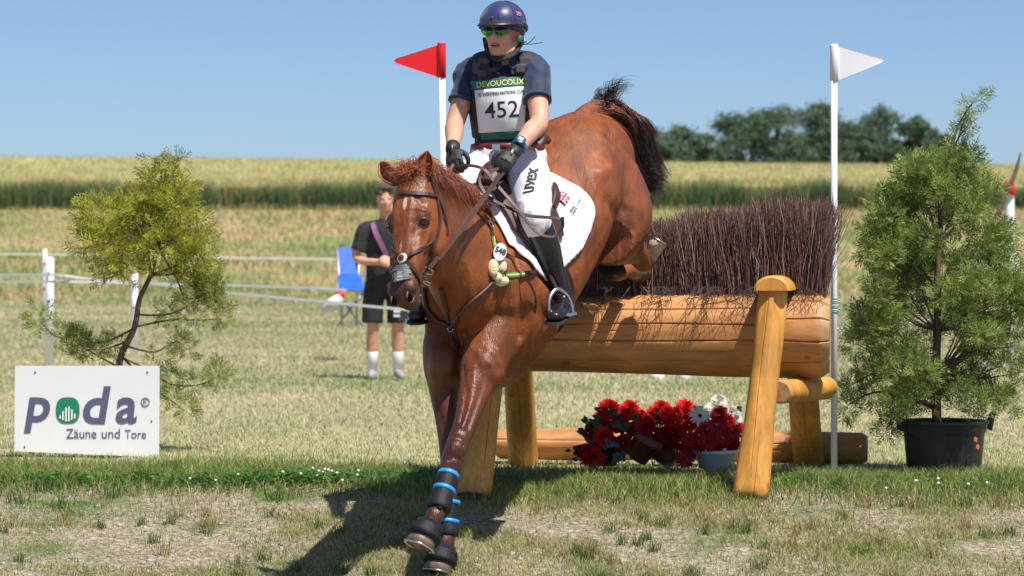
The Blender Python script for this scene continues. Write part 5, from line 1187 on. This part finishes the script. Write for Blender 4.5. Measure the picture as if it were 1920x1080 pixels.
for q in crown: cluster(*q)
for c in crown[:17]:
    a = tr[random.choice((5, 6, 7))]; e = P(c[0], c[1], TY + c[3]); limb(g, [a, a.lerp(e, .5) + Vector((0, 0, -.02)), e], .009, .003)
low = [[(252, 615), (200, 640), (150, 640), (105, 630), (72, 600)], [(240, 640), (190, 655), (150, 652)], [(262, 590), (310, 590), (350, 575), (385, 545)], [(256, 612), (320, 600), (370, 600), (415, 598)], [(240, 650), (290, 660), (330, 640), (350, 655)],
       [(228, 670), (270, 690), (320, 720), (370, 722), (405, 708)], [(232, 672), (290, 730), (320, 750), (345, 770)], [(225, 690), (180, 665), (140, 640)], [(300, 470), (330, 520), (350, 560), (400, 545)]]
nb = len(CL)
for br_ in low:
    pts = [P(x, y, TY + random.uniform(-.12, .12) * (i > 0)) for i, (x, y) in enumerate(br_)]; limb(g, pts, .007, .0025)
    for (x, y) in br_[1:]: cluster(x + random.gauss(0, 6), y + random.gauss(-2, 5), random.uniform(11, 19), random.uniform(-.1, .1))
    cluster(br_[-1][0], br_[-1][1] - 6, 20)
limb(g, [tr[-2], P(300, 318, TY), P(285, 296, TY), P(268, 288, TY)], .004, .001); limb(g, [tr[-1], P(325, 302, TY), P(350, 300, TY)], .004, .001)
for q in ((285, 300, 8), (335, 302, 10), (350, 300, 8), (310, 312, 10)): cluster(*q)
g.obj('trunk', M_TRUNK, tl)
put('crown', sprays(CL[:nb], 2700, .082, (.20, .25, .03), (.46, .42, .06)), M_FROND, tl, False); put('lower_fronds', sprays(CL[nb:], 1500, .066, (.16, .22, .04), (.32, .34, .07)), M_FROND, tl, False)
# right potted conifer
RY = 13.9; pb = P(1770, 890, RY); pb.z = float(gz(pb.x, RY))
M_PLASTIC = mat('black_plastic', (.014, .015, .018), .38, .5, 7, .25, 25, col2=(.032, .034, .038), stretch=(1, 1, .35))
bk = empty('plant_bucket', pb, 'black plastic bucket with two handles holding the right-hand conifer', 'bucket')
g = G(); V = []; n = 40; prof = [(.0, .175), (.002, .185), (.10, .197), (.22, .209), (.222, .217), (.262, .222), (.266, .229), (.28, .229), (.281, .219), (.25, .212), (.249, .0)]
for z, r in prof: V += [pb + Vector((r * cos(2 * pi * k / n), r * sin(2 * pi * k / n), z)) for k in range(n)]
F = [(i * n + k, i * n + (k + 1) % n, (i + 1) * n + (k + 1) % n, (i + 1) * n + k) for i in range(len(prof) - 1) for k in range(n)]
o = g.add(V, F).obj('tub', M_PLASTIC, bk); o.data.set_sharp_from_angle(angle=R(35))
for s in (-1, 1):
    c = pb + Vector((s * .228, -.02, .262)); G().tube([c + Vector((0, -.045, -.03)), c + Vector((s * .014, -.045, .035)), c + Vector((s * .02, -.03, .055)), c + Vector((s * .02, .03, .055)), c + Vector((s * .014, .045, .035)), c + Vector((0, .045, -.03))], .0095, 10, 2).obj('handle', M_PLASTIC, bk)
G().ell(pb + Vector((0, 0, .245)), (.205, .205, .018), None, 24).obj('soil', mat('potting_soil', (.035, .024, .017), .95, .5, 40, .9, 80), bk)
tr_ = empty('potted_conifer', pb + Vector((0, 0, .25)), 'feathery green conifer growing in the black bucket', 'tree')
g = G(); T = [P(1757, 800, RY), P(1755, 700, RY), P(1758, 620, RY + .02), P(1757, 540, RY), P(1762, 450, RY), P(1770, 370, RY), P(1780, 300, RY), P(1795, 240, RY), P(1820, 195, RY)]
limb(g, T, .026, .003); CR = []
def c2(px, py, rp, dy): CR.append((*P(px, py, RY + dy), rp * RY / FPX))
def half(y): return np.interp(y, [200, 260, 300, 340, 400, 470, 560, 640, 700, 760, 800], [22, 34, 55, 78, 122, 140, 172, 178, 170, 125, 60])
for k in range(170):
    y = random.uniform(285, 770) ; y = 285 + (770 - 285) * random.random() ** .85; w = float(half(y)); x = 1757 + random.uniform(-1, 1) * w * .95 + (10 if y < 400 else 0) + (14 if y > 500 else 0)
    dy = random.uniform(-1, 1) * math.sqrt(max(0, 1 - ((x - 1757) / (w + 1)) ** 2)) * w * RY / FPX; a = T[min(8, max(1, int(np.interp(y + 40, [195, 240, 300, 370, 450, 540, 620, 700, 800], [8, 7, 6, 5, 4, 3, 2, 1, 0]))))]
    e = P(x, y, RY + dy); c2(x, y, random.uniform(13, 27) * (1 if y < 640 else .8), dy)
    if k % 2 == 0: limb(g, [a, a.lerp(e, .5) + Vector((0, 0, -.03)), e], .007, .002)
nt_ = len(CR)
for br_ in ([(1780, 300), (1800, 250), (1815, 205), (1835, 188), (1858, 205)], [(1790, 270), (1815, 235), (1835, 220)], [(1785, 290), (1820, 280), (1838, 250)], [(1775, 330), (1810, 310), (1830, 305)]):
    limb(g, [P(x, y, RY) for x, y in br_], .005, .001)
    for (x, y) in br_[1:-1]: c2(x, y, 13, random.uniform(-.03, .03))
for br_ in ([(1757, 730), (1700, 690), (1640, 700), (1600, 720)], [(1757, 760), (1690, 745), (1640, 735), (1590, 760)], [(1757, 740), (1820, 720), (1870, 735), (1890, 760)], [(1757, 700), (1690, 640), (1620, 620)], [(1757, 690), (1830, 660), (1900, 650)], [(1757, 770), (1720, 755), (1680, 780), (1665, 800)]):
    limb(g, [P(x, y, RY + random.uniform(-.1, .1) * (i > 0)) for i, (x, y) in enumerate(br_)], .011, .003)
    for (x, y) in br_[1:]: c2(x, y, 20, random.uniform(-.1, .1))
g.obj('trunk', M_TRUNK, tr_)
put('crown', sprays(CR, 12500, .068, (.12, .19, .045), (.34, .41, .11)), M_FROND, tr_, False)
for (px, py, dz) in ((1752, 768, 0), (1828, 818, 0), (1832, 832, 0)):
    c = P(px, py, RY - .215 if py > 800 else RY - .03); G().add([c, c + Vector((.012, -.006, -.01)), c + Vector((.008, -.012, -.03)), c + Vector((-.008, -.004, -.022))], [(0, 1, 2, 3)]).obj('dead_leaf', mat('dead_leaf_orange', (.45, .10, .02), .6), tr_, False)
# ------------------------------------------------------------------ flower pots under the log
M_FR = mat('red_petal', (.58, .014, .014), .6, .25, 60, spec=.2, trans=.12); M_FD = mat('crimson_petal', (.33, .006, .014), .6, .25, 60, spec=.2, trans=.1); M_FW = mat('white_petal', (.72, .72, .66), .6, .1, 60, trans=.2)  # crimson serves the gerberas and paints shade into the lower red mums
M_FG = mat('shaded_white_petal', (.62, .62, .68), .6, .1, 60); M_FC = mat('dark_flower_heart', (.03, .025, .015), .8, .3, 90, .8, 300); M_LEAFD = mat('blue_green_leaf', (.03, .085, .055), .5, .4, 12)  # grey-white gerbera: shade painted into its white petals
def bloom(c, nrm, r, m, parent, kind='pom', heart=True):
    r = r * 1.28; nrm = Vector(nrm).normalized(); a = nrm.orthogonal().normalized(); b = nrm.cross(a); g = G(); rows = ((1.0, 22, -.1), (.95, 20, .2), (.8, 17, .5), (.6, 13, .8), (.4, 9, 1.05), (.2, 5, 1.3)) if kind == 'pom' else ((1.0, 18, .12), (.92, 16, .28))
    for (k, n, tilt) in rows:
        for j in range(n):
            t = 2 * pi * (j + random.uniform(-.2, .2)) / n; d = (a * cos(t) + b * sin(t)) * cos(tilt) + nrm * sin(tilt); s = nrm.cross(d).normalized(); L = r * (k if kind != 'pom' else (.55 + .45 * k)) * random.uniform(.88, 1.08); w = r * (.17 if kind == 'pom' else .13)
            u = d.cross(s)
            o = c + d * r * .12; g.add([o, o + d * L * .5 + s * w, o + d * L * .92 + s * w * .55 - u * r * .03, o + d * L - u * r * .05, o + d * L * .92 - s * w * .55 - u * r * .03, o + d * L * .5 - s * w], [(0, 1, 2, 3, 4, 5)])
    o = g.obj('blossom', m, parent, False)
    if kind != 'pom' and heart: G().ell(c + nrm * r * .1, (r * .2, r * .2, r * .14), frame(a, nrm), 12).obj('blossom_heart', M_FC, o)
def leaves(pts, m, parent, r=.03, n=1):
    for (px, py, Y) in pts:
        c = P(px, py, Y); g = G(); d = Vector((random.uniform(-1, 1), random.uniform(-.9, -.2), random.uniform(-.4, .9))).normalized(); s = d.cross(Vector((random.uniform(-.3, .3), -1, .4))).normalized(); u = s.cross(d); R_ = r * random.uniform(.75, 1.3)
        V = [c, c + d * R_ * .5 + s * R_ * .5 + u * .006, c + d * R_ * 1.2 + s * R_ * .42, c + d * R_ * 1.7 - u * .008, c + d * R_ * 1.2 - s * R_ * .42, c + d * R_ * .5 - s * R_ * .5 + u * .006, c + d * R_ * .8 - u * .004]
        g.add(V, [(0, 1, 6), (1, 2, 6), (2, 3, 6), (3, 4, 6), (4, 5, 6), (5, 0, 6)]).obj('leaf', m, parent, False)
def pot(o, base, axis, r0, r1, h, m, rim=.008):
    axis = Vector(axis).normalized(); B = Vector(base)
    return G().tube([B, B + axis * .003, B + axis * h * .82, B + axis * h * .83, B + axis * h, B + axis * h * .995, B + axis * h * .86], [r0 * .96, r0, r1 * .95, r1 + rim, r1 + rim, r1, r1 * .93], 28).obj('pot', m, o)
M_TERRA = mat('terracotta_plastic', (.17, .04, .025), .5, .2, 10); M_WPOT = mat('white_plastic_pot', (.68, .70, .74), .4, .06, 8)
FY = 13.97
fa = empty('flower_pot', P(1130, 872, FY), 'bushy bunch of red mums with blue-green leaves at the left of the flowers', 'flowers', 'artificial flowers under the jump')
pot(fa, P(1135, 873, FY + .08), (0, 0, 1), .06, .08, .12, M_TERRA)
for (px, py, r, m, dy) in ((1142, 768, .047, M_FR, -.02), (1180, 770, .045, M_FR, .0), (1128, 785, .035, M_FR, .03), (1211, 796, .042, M_FR, -.06), (1200, 782, .035, M_FR, 0), (1111, 800, .03, M_FD, .02), (1103, 812, .025, M_FD, 0), (1131, 818, .04, M_FR, -.1), (1107, 852, .052, M_FD, -.12), (1112, 858, .045, M_FR, -.14), (1090, 846, .03, M_FD, -.05), (1213, 800, .035, M_FD, -.1), (1165, 782, .036, M_FR, .05), (1190, 805, .036, M_FD, -.04), (1170, 830, .036, M_FD, -.06), (1150, 800, .03, M_FD, -.06), (1120, 830, .03, M_FD, 0), (1225, 775, .032, M_FR, .04)):
    bloom(P(px, py, FY + dy), (random.gauss(0, .25), -.75, .6), r, m, fa)
for k in range(180):
    a = random.uniform(0, 6.3); q = math.sqrt(random.random()); leaves([(1150 + 58 * q * cos(a), 815 + 48 * q * sin(a), FY + random.uniform(-.08, .1))], M_LEAFD, fa, .024)
leaves([(1150 + random.gauss(0, 14), 852 + random.gauss(0, 12), FY - .15) for _ in range(12)], mat('pale_blue_leaf', (.06, .14, .13), .45, .3, 12), fa, .026); leaves([(1078 + random.gauss(0, 6), 850 + random.gauss(0, 10), FY - .05) for _ in range(8)], M_LEAFD, fa, .022)
fb = empty('flower_pot', P(1225, 870, FY - .05), 'tipped terracotta pot spilling red blossoms, middle of the flowers', 'flowers', 'artificial flowers under the jump')
pot(fb, P(1195, 862, FY - .1), (.42, -.2, .75), .05, .072, .13, M_TERRA)
pot(fb, P(1262, 866, FY + .02), (-.5, .3, .5), .05, .068, .12, M_TERRA)
for (px, py, r, m, dy) in ((1239, 768, .04, M_FR, 0), (1250, 775, .034, M_FR, -.03), (1285, 768, .043, M_FR, 0), (1268, 776, .03, M_FR, -.04), (1252, 790, .024, M_FR, -.08), (1266, 792, .022, M_FR, -.08), (1292, 796, .034, M_FR, -.05), (1262, 812, .045, M_FD, -.04), (1246, 815, .038, M_FD, -.06), (1230, 785, .03, M_FR, 0), (1275, 830, .04, M_FD, -.03), (1248, 838, .036, M_FD, .02), (1300, 845, .036, M_FD, 0), (1225, 812, .036, M_FD, 0), (1290, 780, .036, M_FR, .02)): bloom(P(px, py, FY + dy), (random.gauss(0, .25), -.75, .6), r, m, fb)
for k in range(80): leaves([(1256 + random.uniform(-30, 34), 795 + random.uniform(-22, 34), FY + random.uniform(-.06, .1))], M_LEAFD, fb, .018)
fc_ = empty('flower_pot', P(1345, 872, FY - .08), 'white bowl of dark red gerberas and white blossoms beside the right post', 'flowers', 'artificial flowers under the jump')
pot(fc_, P(1342, 878, FY - .05), (0, 0, 1), .085, .112, .095, M_WPOT, .006)
for (px, py, r, m, kd, dy) in ((1312, 780, .044, M_FG, 'g', -.1), (1322, 808, .042, M_FD, 'g', -.14), (1342, 802, .042, M_FD, 'g', -.15), (1292, 823, .038, M_FD, 'g', -.14), (1328, 828, .042, M_FD, 'g', -.17), (1358, 818, .04, M_FD, 'g', -.14), (1284, 862, .04, M_FD, 'g', -.16), (1308, 832, .04, M_FD, 'g', -.12), (1375, 812, .036, M_FD, 'g', -.1), (1349, 778, .034, M_FD, 'pom', -.06),
                               (1337, 768, .032, M_FW, 'pom', .02), (1348, 754, .032, M_FW, 'pom', .03), (1372, 775, .03, M_FW, 'pom', .0), (1380, 786, .024, M_FW, 'pom', -.02), (1365, 790, .03, M_FR, 'pom', -.05), (1382, 802, .028, M_FR, 'pom', -.02), (1340, 838, .035, M_FD, 'pom', -.1), (1372, 832, .035, M_FD, 'pom', -.06)):
    bloom(P(px, py, FY + dy), (random.gauss(0, .18), -.85, .4), r, m, fc_, kd)
for k in range(80): leaves([(1338 + random.uniform(-46, 44), 805 + random.uniform(-42, 38), FY + random.uniform(-.06, .08))], M_LEAFD, fc_, .018)
# ------------------------------------------------------------------ rope fence
M_ROPE = mat('white_fence_tape', (.58, .58, .56), .6, .08, 5)
def fpost(px, ytop, ybase, r, label):
    Y = 1.1 * FPX / (ybase - HOR); b = P(px, ybase, Y); b.z = float(gz(b.x, Y)) - .05; t = P(px, ytop, Y); o = empty('fence_post', (b.x, b.y, b.z + .05), label, 'post', 'white fence posts')
    G().tube([b, b.lerp(t, .985), b.lerp(t, .99), t], [r, r, r * .9, r * .7], 14).obj('shaft', M_POLE, o)
    for k in (.62, .86): G().tube([b.lerp(t, k) + Vector((0, -r, 0)), b.lerp(t, k) + Vector((0, -r - .03, 0))], .012, 8).obj('insulator', M_INK, o)
    return o
fpost(93, 482, 690, .047, 'nearer white fence post rising above the left end of the sign'); fpost(84, 467, 655, .034, 'farther white fence post just behind the nearer one at left'); fpost(252, 513, 672, .043, 'white fence post behind the trunk of the sapling')
rp_ = fpost(1893, 362, 700, .047, 'tall white post with red tape at the right edge of the photo')
c = P(1893, 352, 26.5); G().tube([P(1893, 366, 26.5), P(1893, 340, 26.5)], [.055, .05], 12).obj('red_tape', M_FRED, rp_); G().tube([P(1868, 410, 26.4), P(1888, 362, 26.4), P(1905, 320, 26.4), P(1914, 285, 26.4)], [.03, .025, .02, .008], 7, 2).obj('tied_branch', M_TRUNK, rp_); G().tube([P(1890, 360, 26.4), P(1878, 345, 26.4)], [.015, .006], 6).obj('tied_branch', M_TRUNK, rp_)
def tape(pts, w, label):
    v, f = ribbon([P(*p) for p in pts], w, .006, nrm=Vector((0, -1, .15)), smooth=5); tag(G().add(v, f).obj('fence_tape', M_ROPE, None, False), label, 'tape', 'fence tapes')
tape([(-60, 516, 29), (93, 515, 27.7), (160, 522, 27.6), (252, 531, 27.5), (400, 534, 27), (600, 541, 25.8), (700, 548, 25.4), (850, 556, 25)], .026, 'upper white tape of the near rope fence')
tape([(-60, 529, 29), (93, 528, 27.7), (252, 531, 27.4), (330, 537, 26), (430, 549, 24.5), (600, 565, 23.2), (745, 579, 22.4), (900, 590, 22)], .026, 'lower white tape crossing in front of the spectator')
tape([(-60, 477, 62), (85, 477, 62), (400, 483, 62), (650, 486, 62), (900, 490, 62)], .035, 'distant pale tape along the foot of the bank')
tape([(1560, 618, 27), (1750, 600, 27), (1880, 576, 27), (1990, 572, 27)], .03, 'white tape behind the potted conifer')
# ------------------------------------------------------------------ spectators
def stand(px, yfeet, ytop, Y, face, name_label, shirt, shorts, sock, hairc, arms, cap=None, skin=M_SKIN, vest=None):
    H = (yfeet - ytop) * Y / FPX; b = P(px, yfeet, Y); b.z = float(gz(b.x, Y)); k = H / 1.8; o = empty('person', b, name_label, 'person'); f = Vector(face).normalized(); l = Vector((0, 0, 1)).cross(f)
    def q(a, s, z): return b + f * a * k + l * s * k + Vector((0, 0, z * k))
    hg, hq_, _ = head_geo(q(.03, 0, 1.68), f, k); g = G(); g.v += hg.v; g.f += hg.f; g.mi += hg.mi
    g.tube([q(0, 0, .95), q(0, 0, 1.15), q(0, 0, 1.38), q(0, 0, 1.48)], [(.15 * k, .11 * k), (.14 * k, .105 * k), (.17 * k, .115 * k), (.09 * k, .08 * k)], 16, 3, up=f); g.tube([q(0, 0, 1.45), q(.01, 0, 1.55), q(.03, 0, 1.65)], [.065 * k, .055 * k, .06 * k], 12, 1)
    W = {}
    for s in (-1, 1):
        g.tube([q(0, s * .09, .93), q(.01, s * .11, .7), q(.02, s * .115, .5), q(-.01, s * .12, .32), q(-.02, s * .12, .09)], [.10 * k, .085 * k, .058 * k, .058 * k, .036 * k], 14, 2)
        g.tube([q(-.03, s * .12, .05), q(.06, s * .13, .04), q(.17, s * .14, .03)], [.04 * k, .04 * k, .025 * k], 10, 1)
        el, wr = arms[s]; g.tube([q(0, s * .1, 1.42), q(0, s * .19, 1.40), q(*el), q(*wr)], [.06 * k, .055 * k, .043 * k, .03 * k], 12, 3); W[s] = (q(*el), q(*wr))
        hg2 = hand_mesh(W[s][1], (W[s][1] - W[s][0]), Vector((0, -1, .3)), s, 1.1, k); g.v += [v.copy() for v in []]; kk_ = len(g.v); g.v += hg2.v; g.f += [[i + kk_ for i in ff] for ff in hg2.f]; g.mi += hg2.mi
    put('body', fuse(g, .009, 4), skin, o)
    g = G(); g.tube([q(0, 0, .93), q(0, 0, 1.15), q(0, 0, 1.38), q(0, 0, 1.50)], [(.185 * k, .135 * k), (.175 * k, .13 * k), (.195 * k, .135 * k), (.085 * k, .085 * k)], 18, 3, up=f)
    for s in (-1, 1): e = W[s][0]; sh = q(0, s * .19, 1.40); g.tube([q(0, s * .1, 1.42), sh, sh.lerp(e, .45), sh.lerp(e, .75)], [.07 * k, .078 * k, .075 * k, .08 * k], 14, 2)
    put('t_shirt', fuse(g, .011, 5), shirt, o)
    g = G(); g.tube([q(0, 0, .86), q(0, 0, .98)], [(.18 * k, .135 * k), (.165 * k, .12 * k)], 16, 1, up=f)
    for s in (-1, 1): g.tube([q(0, s * .08, .92), q(.01, s * .11, .75), q(.02, s * .12, .53)], [.11 * k, .10 * k, .102 * k], 16, 2)
    put('shorts', fuse(g, .011, 4), shorts, o)
    for s in (-1, 1):
        G().tube([q(-.015, s * .12, .27), q(-.015, s * .12, .26), q(-.02, s * .12, .08)], [.05 * k, .055 * k, .046 * k], 12).obj('sock', sock, o)
        sg2 = G(); sg2.tube([q(-.07, s * .12, .045), q(.0, s * .12, .055), q(.1, s * .135, .045), q(.2, s * .145, .03)], [.036 * k, .042 * k, .04 * k, .024 * k], 12, 2); sg2.obj('shoe', mat('grey_shoe', (.30, .30, .31), .7), o)
    g = G()
    for j in range(60):
        a = random.uniform(-2.6, 2.6) + pi; e = random.uniform(.15, 1.5); g.ell(hq_(-.008 + .1 * cos(e) * cos(a), .082 * cos(e) * sin(a), .045 + .092 * sin(e)), (.028 * k, .028 * k, .02 * k), None, 6)
    for j in range(14): g.ell(hq_(.06 + random.uniform(-.02, .02), random.uniform(-.05, .05), .11), (.03 * k, .025 * k, .018 * k), None, 6)
    put('hair', fuse(g, .009, 2), hairc, o)
    return o, q, hq_
M_BLKT = mat('black_tshirt', (.016, .016, .02), .85, .3, 8, .3, 25); M_BLKS = mat('black_shorts', (.014, .014, .018), .8, .3, 8, .3, 25); M_SOCK = mat('white_sock', (.72, .72, .74), .9, .08, 30)
sp, q, hqq = stand(722, 708, 348, 25.2, (.12, -1, 0), 'spectator in black t-shirt and shorts standing behind the tape', M_BLKT, M_BLKS, M_SOCK, mat('brown_hair', (.06, .035, .02), .7, .4, 40), {-1: ((.02, -.27, 1.14), (.2, -.06, 1.1)), 1: ((.02, .27, 1.14), (.2, .05, 1.12))})
v, f = ribbon([q(.08, -.12, 1.47), q(.135, -.10, 1.38), q(.145, -.05, 1.27), q(.14, .0, 1.17)], .05, .006, nrm=Vector((0, -1, 0)), smooth=3); G().add(v, f).obj('shoulder_strap', mat('blue_strap', (.10, .16, .36), .6, .5, 14, col2=(.42, .10, .18)), sp, False)
for z in (.64, .60): G().box(q(.14, .1, z), (.06, .004, .025)).obj('shorts_print', M_WHITE, sp, False)
s2, q, hqq = stand(1868, 702, 425, 27.5, (-.5, -1, 0), 'person in white top and dark cap half hidden behind the potted conifer', mat('pale_top', (.62, .64, .72), .8, .1, 8), mat('orange_shorts', (.62, .24, .02), .7, .2, 8), M_SOCK, mat('black_cap', (.012, .012, .014), .6), {-1: ((.1, -.25, 1.14), (.25, -.1, 1.2)), 1: ((.1, .25, 1.14), (.25, .1, 1.2))})
# camp chair, bag, unidentified white spots behind
CY = 30.0; ch = empty('camp_chair', P(655, 640, CY), 'blue folding camp chair on the meadow behind the spectator', 'chair'); M_CHB = mat('blue_chair_cloth', (.012, .10, .62), .6, .25, 6, .4, 8)
def grid_panel(pts, m, name, parent, th=.012):
    o = G().add([P(*p) for p in pts], [tuple(range(len(pts)))]).obj(name, m, parent, False); s = o.modifiers.new('thickness', 'SOLIDIFY'); s.thickness = th; return o
grid_panel([(633, 468, CY + .2), (650, 464, CY + .22), (672, 468, CY + .2), (674, 515, CY), (636, 515, CY)], M_CHB, 'backrest', ch); grid_panel([(636, 516, CY), (676, 516, CY), (684, 545, CY - .35), (634, 545, CY - .35)], M_CHB, 'seat', ch)
for a, b_ in (((632, 466), (642, 612)), ((674, 466), (668, 612)), ((630, 548), (680, 612)), ((684, 545), (632, 612)), ((682, 510), (690, 540))): G().tube([P(*a, CY + .05), P(*b_, CY - .1)], .014, 8).obj('leg', mat('grey_tube', (.35, .35, .37), .4, metal=.6), ch)
bgc = P(628, 570, 26.5); bgo = empty('carrier_bag', P(625, 585, 26.5), 'white bag with red top hanging at the tape below the blue chair', 'bag')
g = G(); g.tube([P(640, 556, 26.5), P(632, 563, 26.5), P(622, 572, 26.5), P(606, 582, 26.5)], [(.05, .05), (.09, .06), (.10, .07), (.03, .03)], 14, 3); put('pouch', fuse(g, .012, 4), M_WHITE, bgo); G().tube([P(630, 553, 26.5), P(646, 554, 26.5)], [.035, .03], 10).obj('red_top', M_FRED, bgo)
for (px, w, lb) in ((1232, .075, 'larger unidentified white dome-shaped marker on the grass seen under the log'), (1283, .06, 'smaller unidentified white dome-shaped marker on the grass seen under the log')):  # white spots of unknown kind, built as small domes
    c = P(px, 712, 25.2); c.z = 0; o = empty('ground_spot', c, lb, 'spot'); G().tube([c, c + Vector((0, 0, .02)), c + Vector((0, 0, .06)), c + Vector((0, 0, .085)), c + Vector((0, 0, .09))], [w * .9, w, w * .8, w * .4, .005], 16, 1).obj('dome', M_WHITE, o); G().tube([c + Vector((0, 0, -.005)), c + Vector((0, 0, .006))], w * 1.05, 16).obj('rim', M_WHITE, o)
